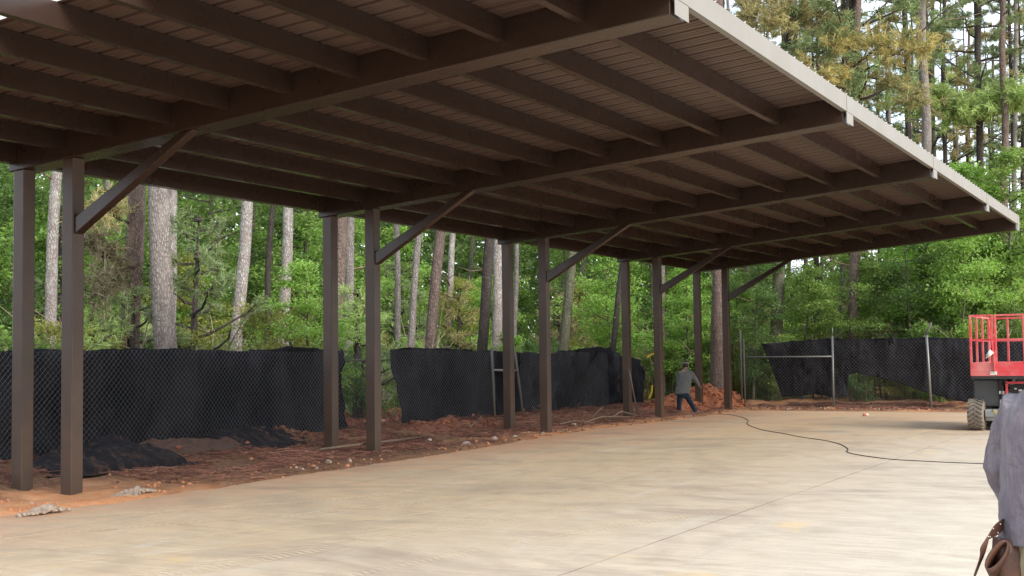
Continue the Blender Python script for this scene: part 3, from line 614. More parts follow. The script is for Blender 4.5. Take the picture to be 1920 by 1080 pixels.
# grey gravel spoil by first posts
for (px0, py0, w, lab) in ((255, 928, .42, 'heap of grey gravelly spoil right of the first post pair'), (85, 960, .30, 'small patch of grey rubble at the slab edge below the first post pair')):
    c = onground(px0, py0, .02); mb = MB()
    for i in range(420):
        a = random.uniform(0, 6.28); q_ = min(.85, abs(random.gauss(0, .4))) * (1 if i else 0); r = random.choice([.012, .018, .026, .034, .045]) * random.uniform(.8, 1.2)
        q_ *= .75 + .5 * noise.noise(Vector((math.cos(a) * 1.5, math.sin(a) * 1.5, px0))); lump(mb, (c[0] + math.cos(a) * q_ * w * .6, c[1] + math.sin(a) * q_ * w * 1.5, .012 + .10 * math.exp(-q_ * q_ * 3) * (.6 + .6 * noise.noise(Vector((a, q_ * 2, px0)))) * w / .42), r, i * .7, .7, 1)
    o = mb.build('gravel_heap', simple('grey_spoil', (.38, .31, .255), (.25, .19, .15), 8, .95, bump=.7, bd=.01), org=tuple(c)); tag(o, lab, 'rubble')
def mound(name, label, cat, c, rx, ry, h, mats_, nclod, seed, res=60):
    Vv = []
    for j in range(res + 1):
        for i in range(res + 1):
            u_ = i / res * 2 - 1; v_ = j / res * 2 - 1; d = math.hypot(u_, v_); x = c[0] + u_ * rx; y = c[1] + v_ * ry
            n_ = noise.fractal(Vector((x * 1.3 + seed, y * 1.3, 0)), .8, 2, 5); n3 = noise.noise(Vector((x * 6, y * 6, seed)))
            z = h * max(0, 1 - d ** 1.7) * (1 + .45 * n_) + .05 * n3 * max(0, 1 - d) + .06 * n_ * (d < 1)
            Vv.append((u_ * rx, v_ * ry, z + (-.12 if d >= .97 else 0)))
    I, J = np.meshgrid(np.arange(res), np.arange(res)); a = (J * (res + 1) + I).ravel(); mb = MB(); mb.v = Vv; mb.f = [list(map(int, (k, k + 1, k + res + 2, k + res + 1))) for k in a]; mb.m = [0] * len(mb.f)
    for i in range(nclod):
        a_ = random.uniform(0, 6.28); q_ = random.random() ** .5; k = Vv[int((math.sin(a_) * q_ * .5 + .5) * res) * (res + 1) + int((math.cos(a_) * q_ * .5 + .5) * res)]
        mb.cur = random.choice([0, 0, len(mats_) - 1]); lump(mb, (k[0], k[1], k[2] + .01), random.uniform(.03, .10), i * .9 + seed, .7, 1)
    o = mb.build(name, mats_); o.location = (c[0], c[1], max(0, terrain(c[0], c[1])) - .02); return tag(o, label, cat)
claym = NM('heaped_clay', .95, 0, .1); claym.color(claym.mix(claym.ramp(claym.noise(5, 8, .7), [(.38, 0.), (.62, 1.)]), (.22, .075, .042), (.42, .17, .09))); claym.bump(claym.noise(16, 8, .7), 1, .04)
clay2 = simple('dark_clay', (.30, .11, .06), (.18, .07, .04), 6, .95, bump=.7, bd=.02)
mound('clay_heap', 'heap of fresh red clay behind the worker and the last post pair', 'soil heap', (-.75, 39.6), 1.65, 1.3, .66, [claym.m, clay2], 260, 3)
mound('clay_heap', 'low spill of orange clay around the foot of the fourth post pair', 'soil heap', (-.75, 37.0), 1.1, 2.2, .30, [claym.m, clay2], 160, 8)
mound('straw_heap', 'dark heap of pine straw piled against the crumpled cloth near the first post pair', 'straw heap', (-1.5, 16.1), .65, 2.3, .22, [simple('straw_litter', (.12, .062, .042), (.06, .034, .026), 14, .95, bump=.9, bd=.03), clay2], 12, 21)
mound('straw_heap', 'brown straw and soil heap under the cloth just left of the second post pair', 'straw heap', (-1.5, 18.8), .55, 1.2, .26, [simple('straw_litter_light', (.20, .10, .06), (.10, .05, .03), 14, .95, bump=.9, bd=.03), clay2], 90, 25)
mound('straw_heap', 'reddish straw heap in front of the cloth between the second and third post pairs', 'straw heap', (-1.3, 24.6), .6, 2.2, .22, [simple('straw_litter_red', (.26, .10, .055), (.13, .055, .035), 14, .95, bump=.9, bd=.03), clay2], 110, 27)
# crumpled black cloth along the ground, strewn with straw
def strewn():
    m = NM('straw_strewn_cloth', .9, 0, .15); m.color(m.mix(m.ramp(m.noise(4.5, 8, .75, (1, 1.8, 1)), [(.50, 0.), (.74, .9)]), (.014, .014, .017), (.12, .066, .045))); m.bump(m.noise(12, 7, .7), .8, .04); return m.m
M['strewn'] = strewn()
for (px, py, L_, h_, lab) in ((385, 828, 3.6, .46, 'peak of black cloth bunched up on the ground at the middle of the first screen'), (262, 868, 3.0, .34, 'slack roll of black cloth on the straw nearest the first post pair'), (520, 830, 3.4, .32, 'roll of black cloth on the ground left of the second post pair')):
    g_ = onground(px, py + 14, .1); res = 46; Vv = []
    for j in range(res + 1):
        for i in range(res + 1):
            u_ = i / res * 2 - 1; v_ = j / res * 2 - 1; d = min(1, math.hypot(u_, v_)); n_ = noise.fractal(Vector((u_ * 2.2 + px, v_ * 3.2, 0)), .8, 2, 5); rdg = 1 - abs(noise.noise(Vector((u_ * 3 + px, v_ * 3, 3)))) * 2
            Vv.append((u_ * .95, v_ * L_ * .5, max(0, 1 - d ** 2) * h_ * (.8 + .40 * n_ + .25 * rdg) - .05 * (d > .96)))
    I, J = np.meshgrid(np.arange(res), np.arange(res)); a = (J * (res + 1) + I).ravel()
    o = link('crumpled_cloth', arr_mesh('crumpled_cloth', Vv, np.stack([a, a + 1, a + res + 2, a + res + 1], 1), M['strewn'], smooth=True), loc=(g_[0] - .75, g_[1], terrain(g_[0] - .6, g_[1]) - .02)); tag(o, lab, 'cloth', 'bunched cloth at the foot of the first screen')
# sticks, boards
def stick(pts, r, lab, name='fallen_branch', m='stick', cat='branch', z=.06):
    P3 = [onground(x, y, terrain(*onground(x, y)[:2])) + np.array([0, 0, zz_]) for x, y, zz_ in pts]; mb = MB(); mb.tube(P3, [r * (1 - .5 * i / len(P3)) for i in range(len(P3))], 6); o = mb.build(name, M[m], smooth=True, org=tuple(P3[0])); return tag(o, lab, cat)
stick([(600, 846, .03), (660, 838, .03), (720, 831, .03), (790, 822, .03)], .024, 'long thin weathered pole lying on the straw behind the second post pair', 'pole', 'stick', 'pole')
stick([(805, 800, .02), (850, 800, .04), (880, 799, .05)], .022, 'short pole lying on straw in front of the slanting cloth screen', 'pole', 'wood', 'pole')
stick([(880, 802, .02), (895, 801, .12), (902, 801, .24)], .03, 'stubby stick poking up from the straw left of the third post pair')
stick([(1095, 796, .05), (1130, 790, .12), (1180, 786, .06)], .025, 'bare branch lying by the cloth between the third and fourth post pairs')
stick([(1105, 792, .02), (1118, 791, .22), (1130, 790, .36)], .018, 'thin forked twig standing in brush right of the third post pair')
stick([(1140, 788, .02), (1165, 782, .15), (1200, 784, .05)], .02, 'crooked twig on the brush pile left of the fourth post pair')
stick([(1196, 779, .02), (1190, 779, .5), (1184, 779, 1.0), (1181, 779, 1.25)], .022, 'thin pole leaning against the drooping cloth beside the fourth post pair', 'pole', 'galv', 'pole')
stick([(1050, 800, .06), (1080, 796, .10), (1120, 797, .05)], .018, 'pale twig on straw just right of the third post pair')
p = onground(1622, 780); mb = MB(); mb.tube([(p[0] - .06, p[1], .035), (p[0] + .02, p[1] + .02, .034)], .033, 12); mb.cur = 1; mb.tube([(p[0] + .021, p[1] + .02, .034), (p[0] + .08, p[1] + .035, .033)], [.033, .030], 12)
o = mb.build('drink_can', [paint('can_red', (.5, .12, .07)), M['white']], smooth=True, org=tuple(p)); tag(o, 'small red and white can lying on the slab near the far fence', 'can')
# yellow tape ends by the fourth post pair
for pts, lab in (([(1236, 661), (1222, 664), (1213, 670)], 'yellow ribbon end tied high behind the fourth post pair'), ([(1223, 722), (1222, 735), (1217, 747)], 'yellow ribbon hanging low behind the fourth post pair')):
    mb = MB(); P3 = [Vector(onplane(x, y, 1, 35.4)) for x, y in pts]; 
    for a_, b_ in zip(P3[:-1], P3[1:]): mb.beam(a_, b_, .01, .055, (0, 0, 1) if abs((b_ - a_).x) > .1 else (1, 0, 0))
    o = mb.build('ribbon', M['yellow'], org=tuple(P3[0])); tag(o, lab, 'ribbon')
# extension cord
cp = [(1340, 776), (1365, 777), (1390, 782), (1403, 788), (1401, 793), (1406, 798), (1430, 806), (1470, 813), (1500, 819), (1535, 824), (1562, 829), (1580, 835), (1590, 842), (1588, 847), (1600, 851), (1630, 856), (1670, 861), (1720, 864), (1780, 867), (1835, 869), (1900, 872), (1980, 880)]
P2 = [Vector(onground(x, y, .006)) for x, y in cp]; fine = []
for i in range(len(P2) - 1):
    p0 = P2[max(i - 1, 0)]; p1 = P2[i]; p2 = P2[i + 1]; p3 = P2[min(i + 2, len(P2) - 1)]
    for k in range(6):
        t = k / 6; fine.append(.5 * ((2 * p1) + (p2 - p0) * t + (2 * p0 - 5 * p1 + 4 * p2 - p3) * t * t + (3 * p1 - p0 - 3 * p2 + p3) * t ** 3))
mb = MB(); mb.tube(fine, .0075, 6); o = mb.build('extension_cord', M['cord'], smooth=True, org=tuple(P2[8])); tag(o, 'black extension cord snaking across the dusty slab', 'cord')

# ------------------------------------------------------------------ woods
def lab_where(px):
    for lim, t in ((30, 'left of the first post pair'), (140, 'behind the first post pair'), (380, 'right of the first post pair'), (610, 'left of the second post pair'), (730, 'behind the second post pair'),
                   (940, 'left of the third post pair'), (1040, 'behind the third post pair'), (1170, 'left of the fourth post pair'), (1300, 'behind the fourth post pair'), (1420, 'behind the last post pair'),
                   (1570, 'above the loose cloth corner'), (1740, 'left of the bent-arm post'), (1830, 'right of the bent-arm post')):
        if px < lim: return t
    return 'behind the red lift'
def crown_pine(seed, H_, R_, nl, tufts, leaf, w=.018, L=.23, lo=0, nn_=9):
    global rng; rng = np.random.default_rng(seed); random.seed(seed); mb = MB(); P = []; D = []
    mb.tube([(0, 0, 0), (0, 0, H_ * .5), (.1, 0, H_)], [.13, .08, .02], 6)
    for i in range(nl):
        t = (i + random.random()) / nl; z = lo + (H_ - lo) * t; az = i * 2.4 + random.uniform(-.5, .5); l = R_ * (1 - .75 * t) * random.uniform(.6, 1.1) * (.7 if t < .08 else 1)
        d = Vector((math.cos(az), math.sin(az), .0)); pts = []; up = random.uniform(-.05, .35)
        for k in range(6):
            s_ = k / 5; pts.append(Vector((0, 0, z)) + d * l * s_ + Vector((noise.noise(Vector((i, s_ * 2, 1))) * .35, noise.noise(Vector((i, s_ * 2, 9))) * .35, up * l * s_ + .25 * l * s_ * s_)))
        mb.tube(pts, [.045 * (1 - t * .5) * (1 - .85 * k / 5) + .006 for k in range(6)], 5, False)
        for q_ in range(int(3 + l * 2.2)):
            s_ = random.uniform(.35, 1); k = min(4, int(s_ * 5)); b = pts[k].lerp(pts[k + 1], s_ * 5 - k); a2 = az + random.choice([-1, 1]) * random.uniform(.4, 1.1); sl_ = random.uniform(.3, .9) * l * .35
            e = b + Vector((math.cos(a2), math.sin(a2), random.uniform(-.1, .5))) * sl_; mb.tube([b, b.lerp(e, .5) + Vector((0, 0, .03)), e], [.012, .008, .004], 4, False)
            for r_ in range(max(2, int(tufts / (nl * 6)))):
                f = random.uniform(.3, 1.05); c = b.lerp(e, f); P.append(np.array(c) + rng.normal(0, .06, 3)); D.append(np.array((e - b).normalized()) + rng.normal(0, .45, 3) + [0, 0, .35])
    P = np.array(P); D = np.array(D); V_, F_ = needles(P, D, nn_, L, w); tv_ = np.array(mb.v)
    quad = [f for f in mb.f if len(f) == 4]; me = arr_mesh('crown', *merge([(tv_, np.array(quad), 0), (V_, F_, 1)])[:2], [BK['dark'], LF[leaf]], np.concatenate([np.zeros(len(quad)), np.ones(len(F_))]))
    return me
def broad(seed, H_, R_, n, leaf, size=.10, low=.15, layers=True, stems=1):
    """stem mesh with limbs, crown mesh of separate leaves on flat sprays"""
    global rng; rng = np.random.default_rng(seed); random.seed(seed); mb = MB(); cl = []
    for st in range(stems):
        bx, by = (0, 0) if stems == 1 else (random.uniform(-.4, .4), random.uniform(-.4, .4)); lean = (random.uniform(-.12, .12), random.uniform(-.12, .12))
        top = H_ * random.uniform(.85, 1); ax = [Vector((bx + lean[0] * z_ + .12 * noise.noise(Vector((z_ * .7, seed, st))), by + lean[1] * z_ + .12 * noise.noise(Vector((z_ * .7, seed, st + 9))), z_)) for z_ in np.linspace(-.1, top, 8)]
        mb.tube(ax, [max(.008, .012 * H_ * (1 - .9 * k / 7)) for k in range(8)], 6, False)
        nl = int(22 / stems)
        for i in range(nl):
            t = low + (1 - low) * (i + random.random()) / nl; k = min(6, int(t * 7)); b = ax[k].lerp(ax[k + 1], t * 7 - k); az = random.uniform(0, 6.28); prof_ = math.sin(math.pi * min(1, .25 + .75 * t)) ** .6 if t > .3 else .75
            l = R_ * prof_ * random.uniform(.55, 1.1); e = b + Vector((math.cos(az) * l, math.sin(az) * l, l * random.uniform(.0, .45)))
            mid = b.lerp(e, .5) + Vector((0, 0, .08 * l)); mb.tube([b, mid, e], [.006 * H_ * .6, .004 * H_ * .6, .003], 4, False)
            for q_ in range(random.randint(4, 7)):
                s_ = random.uniform(.3, 1.08); c = b.lerp(e, s_) + Vector((random.gauss(0, .18 * l), random.gauss(0, .18 * l), random.gauss(0, .08 * l))); cl.append((c, random.uniform(.22, .5) * (R_ / 1.6)))
    per_ = max(4, n // len(cl)); P = []
    for c, r_ in cl:
        q_ = rng.normal(size=(per_, 3)) * .5; q_[:, 2] *= (.38 if layers else .8); q_[:, 2] -= .12 * (q_[:, 0] ** 2 + q_[:, 1] ** 2); P.append(np.array(c) + q_ * r_)
    P = np.concatenate(P); V_, F_ = leaves(P, size, .62 if layers else .4)
    stem = bpy.data.meshes.new('trunk'); stem.from_pydata(mb.v, [], mb.f); stem.materials.append(BK['mossy']); stem.polygons.foreach_set('use_smooth', [True] * len(stem.polygons))
    return stem, arr_mesh('crown', V_, F_, LF[leaf])
PINE = [crown_pine(11, 12, 3.6, 30, 1500, 'pine', w=.024), crown_pine(12, 11, 3.2, 26, 1300, 'olive', w=.024), crown_pine(13, 13, 3.9, 30, 1500, 'pine', w=.024)]
SAP = [crown_pine(21, 3.6, 1.5, 22, 900, 'olive', .013, .20, .5, 9), crown_pine(22, 4.6, 1.8, 24, 1100, 'pine', .013, .20, .6, 9), crown_pine(23, 3.0, 1.4, 20, 800, 'lime', .013, .2, .4, 9)]
BR = []
for i, (h_, r_, n_, lf_, sz) in enumerate([(6.5, 1.9, 8500, 'mid', .105), (5.2, 1.7, 7500, 'bright', .10), (7.5, 2.1, 9000, 'deep', .105), (6.0, 1.9, 8000, 'yellowish', .085), (8.5, 2.2, 9500, 'mid', .115), (7.0, 2.0, 8500, 'bright', .12)]):
    BR.append(broad(40 + i, h_, r_, n_, lf_, sz))
SH = [broad(60 + i, h_, r_, n_, lf_, sz, .05, False, 3) for i, (h_, r_, n_, lf_, sz) in enumerate([(1.9, .9, 4200, 'mid', .065), (2.4, 1.0, 4800, 'yellowish', .06), (1.6, .9, 3800, 'deep', .07), (2.2, .95, 4200, 'bright', .085)])]
rng = np.random.default_rng(99); random.seed(99)
def gz(x, y): return terrain(x, y)
def lot(x, y): return x > FX - .9 and y < FY + .7
def pine(xt, yt, xb, yb2, w, diam, bk, label, ht=23, crown=0, c0=None, taper=.45, limbs=0):
    """a standing pine whose stem passes through the two image points, at the distance its girth gives"""
    d = F * diam / w; b = atdepth(xb, yb2, d); t = atdepth(xt, yt, d)
    for _ in range(40):
        if not lot(b[0], b[1]): break
        d += .5; b = atdepth(xb, yb2, d); t = atdepth(xt, yt, d)
    diam = w * d / F; ax = (t - b) / (t[2] - b[2]); base = b + ax * (gz(b[0], b[1]) - .15 - b[2]); ang = math.hypot(ax[0], ax[1])
    root = empty('pine_tree', tuple(base), label, 'pine tree', 'tall pines in the woods'); rz = 24; seg = 16; hz = np.concatenate([np.linspace(0, 8, 60), np.linspace(8.3, ht, 34)]); Vv = []
    sd_ = xb * .37
    for z_ in hz:
        rr = diam / 2 * (1 - taper * z_ / ht) * (1 + .45 * math.exp(-z_ / .45)); cen = Vector((ax[0] * z_, ax[1] * z_, z_)); wob = (z_ > 0) * .05 * min(1, z_ / 6)
        cen.x += wob * noise.noise(Vector((z_ * .35, sd_, 0))) * 2; cen.y += wob * noise.noise(Vector((z_ * .35, sd_, 5))) * 2
        for j in range(rz):
            a = 2 * math.pi * j / rz; n_ = noise.noise(Vector((math.cos(a) * 2.4, math.sin(a) * 2.4, z_ * 3 + sd_))) ; n_2 = noise.noise(Vector((math.cos(a) * 6, math.sin(a) * 6, z_ * 7 + sd_)))
            q_ = rr * (1 + .05 * n_ + .05 * n_2); Vv.append((cen.x + math.cos(a) * q_, cen.y + math.sin(a) * q_, cen.z))
    I, J = np.meshgrid(np.arange(len(hz) - 1), np.arange(rz), indexing='ij'); a_ = (I * rz + J).ravel(); b_ = (I * rz + (J + 1) % rz).ravel()
    link('trunk', arr_mesh('trunk', Vv, np.stack([a_, b_, b_ + rz, a_ + rz], 1), BK[bk], smooth=True), root)
    cb = c0 if c0 is not None else ht * .52; cr = link('crown', PINE[crown % 3], root); cr.location = (ax[0] * cb, ax[1] * cb, cb); cr.rotation_euler = (0, 0, random.uniform(0, 6.28)); sc_ = (ht - cb + 1.2) / 12; cr.scale = (sc_ * .95, sc_ * .95, sc_)
    for i in range(limbs):          # dead lower limbs
        z_ = random.uniform(3.2, cb); az = random.uniform(0, 6.28); l = random.uniform(.6, 2.6); m_ = MB(); p0 = Vector((ax[0] * z_, ax[1] * z_, z_)); pts = [p0 + Vector((math.cos(az) * l * s_ + .15 * noise.noise(Vector((i, s_ * 3, sd_))), math.sin(az) * l * s_, l * s_ * random.uniform(.1, .3))) for s_ in (0, .35, .7, 1)]
        m_.tube(pts, [.03, .02, .013, .005], 5); m_.tube([pts[1], pts[1] + Vector((math.cos(az + .8) * l * .35, math.sin(az + .8) * l * .35, .1 * l))], [.014, .004], 4)
        mm = m_.build('limb', M['stick'], None, True, world=False); mm.parent = root
    return root, base, ax, d
PT = [(105, 320, 95, 640, 23, .30, 'pale', 'pale lichen-spotted pine seen between the two posts of the first pair'),
 (116, 560, 112, 650, 18, .26, 'dark', 'dark short-visible pine stem just left of the first inner post'),
 (253, 350, 243, 650, 37, .40, 'brown', 'brown-barked pine standing left of the widest grey pine'),
 (297, 340, 309, 650, 44, .46, 'grey', 'widest grey pine of the woods, right of the first post pair'),
 (322, 345, 320, 520, 19, .27, 'pale', 'pale pine half hidden behind the right side of the widest pine'),
 (203, 330, 196, 500, 17, .27, 'grey', 'grey pine seen above the first knee brace'),
 (408, 360, 411, 600, 10, .24, 'mossy', 'thin distant pine midway between the first two post pairs'),
 (465, 370, 443, 645, 24, .32, 'pale', 'leaning pale-barked pine midway between the first two post pairs'),
 (477, 372, 470, 530, 14, .26, 'grey', 'slimmer grey pine just behind the leaning pale pine'),
 (511, 375, 500, 650, 12, .18, 'dark', 'thin dark pine between the leaning pale pine and the second post pair'),
 (541, 380, 531, 648, 22, .31, 'pale', 'pale upright pine nearest the left side of the second post pair'),
 (641, 405, 628, 650, 24, .34, 'brown', 'reddish pine directly behind the outer post of the second pair'),
 (656, 402, 652, 690, 18, .27, 'grey', 'grey pine seen in the gap of the second post pair'),
 (743, 415, 746, 650, 12, .19, 'grey', 'slender grey pine just right of the second post pair'),
 (784, 432, 772, 650, 14, .21, 'grey', 'slender slightly leaning pine right of the second knee brace'),
 (826, 428, 807, 652, 22, .33, 'brown', 'stout brown pine midway between the second and third post pairs'),
 (846, 465, 840, 650, 13, .25, 'pale', 'pale thin pine right of the stout brown one'),
 (884, 480, 876, 620, 10, .24, 'mossy', 'faint distant pine left of the dark leaning one'),
 (921, 448, 903, 658, 21, .30, 'dark', 'dark leaning pine just left of the third post pair'),
 (937, 455, 931, 658, 20, .32, 'pale', 'whitish pine hugging the left side of the third outer post'),
 (970, 455, 963, 640, 10, .19, 'grey', 'thin grey pine in the gap of the third post pair'),
 (1071, 495, 1058, 650, 20, .36, 'mossy', 'mossy pine right of the third knee brace'),
 (1093, 495, 1076, 610, 12, .26, 'mossy', 'slim forked-looking mossy pine beside the thicker mossy one'),
 (1158, 570, 1148, 660, 12, .21, 'dark', 'dark leaning stem just left of the fourth post pair'),
 (1241, 480, 1240, 760, 14, .26, 'grey', 'grey pine behind the right post of the fourth pair'),
 (1346, 500, 1346, 725, 27, .45, 'brown', 'grey-brown pine between the two posts of the last pair'),
 (1463, 495, 1458, 600, 24, .44, 'mossy', 'vine-hung pine right of the last knee brace'),
 (1606, 0, 1601, 635, 20, .36, 'brown', 'straight brown pine above the loose cloth corner'),
 (1582, 500, 1580, 620, 13, .28, 'dark', 'thin dark pine left of the straight brown pine'),
 (1697, 0, 1712, 620, 15, .34, 'dark', 'dark pine just left of the bent-arm fence post'),
 (1728, 0, 1746, 620, 22, .42, 'grey', 'light grey pine rising straight behind the bent-arm fence post'),
 (1770, 0, 1773, 630, 11, .27, 'dark', 'slim dark pine right of the bent-arm fence post'),
 (1834, 0, 1843, 600, 16, .33, 'dark', 'dark pine rising directly above the left rail of the red lift'),
 (1880, 0, 1886, 600, 16, .32, 'brown', 'tall pine crossing behind the far tip of the roof'),
 (1645, 150, 1650, 600, 9, .27, 'dark', 'very thin dark pine between the straight brown pine and the bent-arm post'),
 (1545, 60, 1540, 600, 9, .25, 'mossy', 'thin distant pine above the arch of the far screen'),
 (1925, 0, 1915, 620, 12, .30, 'dark', 'dark pine at the right edge of the view behind the red lift'),
 (30, 300, 22, 640, 12, .24, 'grey', 'thin grey pine half hidden by the outer post of the first pair')]
PR = {}
for i, a in enumerate(PT):
    far = a[2] > 1400
    PR[a[7]] = pine(*a, ht=random.uniform(19, 25), crown=i, c0=(random.uniform(9.5, 14) if far else random.uniform(14.5, 17)), limbs=(7 if a[2] > 1500 else 2))
    if a[0] == 1606:  gold_root, gold_base, gold_ax, gold_d = PR[a[7]]
    if a[0] == 1834:  lime_root, lime_base, lime_ax, lime_d = PR[a[7]]
    if a[0] == 253: dark_root, dark_base, dark_ax, dark_d = PR[a[7]]
for i in range(17):
    px = [1368, 1402, 1440, 1478, 1512, 1560, 1625, 1668, 1718, 1752, 1795, 1818, 1862, 1900, 1940, 1415, 1530][i]; dd_ = random.uniform(56, 80)
    root, b_, a_, d_ = pine(px + random.uniform(-4, 4), 100, px, 600, F * .27 / dd_, .27, random.choice(['dark', 'grey', 'mossy', 'brown']), f'slender distant pine rising {lab_where(px) if px > 1420 else "behind the roof edge"}', ht=random.uniform(18, 24), crown=i, c0=random.uniform(6.5, 10.5), limbs=3)
    root['group'] = 'slender distant pines beyond the far fence'
# boughs that reach out of single pines (each a part of its tree)
def bough(root, base, ax, d, path, leaf, n, spread, name='bough', w=.02, L=.22, nn_=10, dd=-1.5, thick=.05):
    P3 = [Vector(atdepth(x, y, d + dd * (i / (len(path) - 1)))) for i, (x, y) in enumerate(path)]
    loc = Vector(base); m_ = MB(); m_.tube([p - loc for p in P3], [thick * (1 - .8 * i / (len(P3) - 1)) for i in range(len(P3))], 6, False); P = []; D = []
    for i in range(n):
        t = random.uniform(.25, 1.0) * (len(P3) - 1); k = min(len(P3) - 2, int(t)); b = P3[k].lerp(P3[k + 1], t - k); e = b + Vector((random.gauss(0, spread[0]), random.gauss(0, spread[0]), random.gauss(.1, spread[1])))
        if i % 3 == 0: m_.tube([b - loc, b.lerp(e, .6) - loc + Vector((0, 0, .03)), e - loc], [.012, .008, .003], 4, False)
        for q_ in range(5): P.append(np.array(b.lerp(e, random.uniform(.4, 1.05)) - loc) + rng.normal(0, .05, 3)); D.append(np.array((e - b).normalized()) + rng.normal(0, .5, 3) + [0, 0, .3])
    V_, F_ = needles(np.array(P), np.array(D), nn_, L, w); quad = np.array([f for f in m_.f if len(f) == 4]); VV, FF, II = merge([(np.array(m_.v), quad, 0), (V_, F_, 1)])
    return link(name, arr_mesh(name, VV, FF, [BK['dark'], LF[leaf]], II), root)
o = bough(gold_root, gold_base, gold_ax, gold_d, [(1603, 170), (1580, 150), (1545, 150), (1500, 125)], 'gold', 75, (.42, .24)); o['label'] = 'bough with yellowing needles'
o = bough(gold_root, gold_base, gold_ax, gold_d, [(1605, 120), (1640, 95), (1690, 85), (1735, 90)], 'gold', 85, (.5, .35)); o['label'] = 'bough with yellowing needles'
o = bough(gold_root, gold_base, gold_ax, gold_d, [(1604, 110), (1590, 85), (1560, 90)], 'gold', 50, (.42, .26)); o['label'] = 'bough with yellowing needles'
o = bough(gold_root, gold_base, gold_ax, gold_d, [(1606, 140), (1655, 150), (1700, 175), (1740, 200)], 'olive', 45, (.4, .2))
o = bough(gold_root, gold_base, gold_ax, gold_d, [(1606, 30), (1560, 20), (1500, 30), (1440, 35), (1380, 30)], 'olive', 150, (.5, .42))
o = bough(gold_root, gold_base, gold_ax, gold_d, [(1606, 80), (1580, 70), (1520, 90), (1475, 95)], 'pine', 60, (.5, .3))
o = bough(lime_root, lime_base, lime_ax, lime_d, [(1836, 230), (1800, 215), (1750, 190), (1705, 178)], 'lime', 330, (.62, .30), w=.026, nn_=12); o['label'] = 'bough with fresh light green needles'
o = bough(lime_root, lime_base, lime_ax, lime_d, [(1836, 225), (1860, 200), (1885, 185), (1905, 195)], 'lime', 230, (.5, .32), w=.026, nn_=12); o['label'] = 'bough with fresh light green needles'
o = bough(dark_root, dark_base, dark_ax, dark_d, [(246, 480), (215, 490), (185, 470), (165, 440)], 'rust', 34, (.20, .18), w=.012, L=.2, thick=.03)
o = bough(dark_root, dark_base, dark_ax, dark_d, [(246, 500), (220, 515), (195, 530), (180, 560)], 'rust', 40, (.17, .22), w=.012, L=.2, thick=.03)
o = bough(dark_root, dark_base, dark_ax, dark_d, [(248, 420), (220, 410), (190, 395), (165, 400)], 'olive', 30, (.18, .16), w=.012, L=.2, thick=.03)
# understory trees, saplings and shrubs: every one its own object, sharing meshes
def depth_min(px):
    r_ = ray(px, 660)
    tl = (FX - CAM[0]) / r_[0] if r_[0] < -.02 else 1e9; tb = (FY - CAM[1]) / r_[1]
    x_at = CAM[0] + r_[0] * tb
    return tb if x_at > FX else tl
def copy_thing(proto, x, y, rz, sc, label, cat, group, name):
    root = empty(name, (x, y, gz(x, y)), label, cat, group, rz); 
    for nm, me_ in proto: o_ = link(nm, me_, root)
    root.scale = (sc, sc, sc * random.uniform(.9, 1.1)); return root
kinds = ['mid green', 'bright green', 'dark green', 'yellow-green', 'tall mid green', 'broad bright green']
def scatter(n, dlo, dhi, lo, hi, fn):
    for i in range(n):
        px = lo + (hi - lo) * ((i * .61803) % 1.0); d = depth_min(px) + dlo + (dhi - dlo) * random.random(); p = atdepth(px, 660, d)
        if lot(p[0], p[1]): continue
        fn(px, p[0], p[1])
def f_tree(px, x, y):
    k = random.choice([0, 1, 2, 3, 4, 5] if px < 1150 else [0, 0, 2, 4, 5, 1]); copy_thing([('trunk', BR[k][0]), ('crown', BR[k][1])], x, y, random.uniform(0, 6.28), random.uniform(.8, 1.25),
        f'leafy {kinds[k]} tree in woods {lab_where(px)}', 'tree', f'{kinds[k]} understory trees {lab_where(px)}', 'understory_tree')
scatter(5, 3.0, 7, 1150, 2060, f_tree); scatter(44, 12.5, 19, -150, 2080, f_tree); scatter(50, 18, 32, -150, 2080, f_tree)
sk = ['olive-needled', 'green-needled', 'fresh green']
def f_sap(px, x, y):
    if x > FX - 1.9 and y < FY + 1.8: return
    k = random.choice([0, 1, 2, 0]); copy_thing([('crown', SAP[k])], x, y, random.uniform(0, 6.28), random.uniform(.7, 1.15), f'young {sk[k]} pine sapling {lab_where(px)}', 'pine sapling', f'{sk[k]} pine saplings {lab_where(px)}', 'pine_sapling')
scatter(12, 1.4, 4, -60, 1240, f_sap); scatter(10, 11, 14, -60, 1240, f_sap); scatter(7, 3, 9, 1250, 2000, f_sap)
hk = ['mid green', 'yellow-green', 'dark green', 'bright large-leaved']
def f_sh(px, x, y):
    if x > FX - 1.9 and y < FY + 1.8: return
    k = random.choice([0, 1, 2, 3]); copy_thing([('stem', SH[k][0]), ('foliage', SH[k][1])], x, y, random.uniform(0, 6.28), random.uniform(.75, 1.3), f'low {hk[k]} shrub behind the fence {lab_where(px)}', 'shrub', f'{hk[k]} shrubs {lab_where(px)}', 'shrub')
scatter(56, 1.9, 4.5, -80, 2040, f_sh); scatter(40, 6, 13, -80, 2040, f_sh)
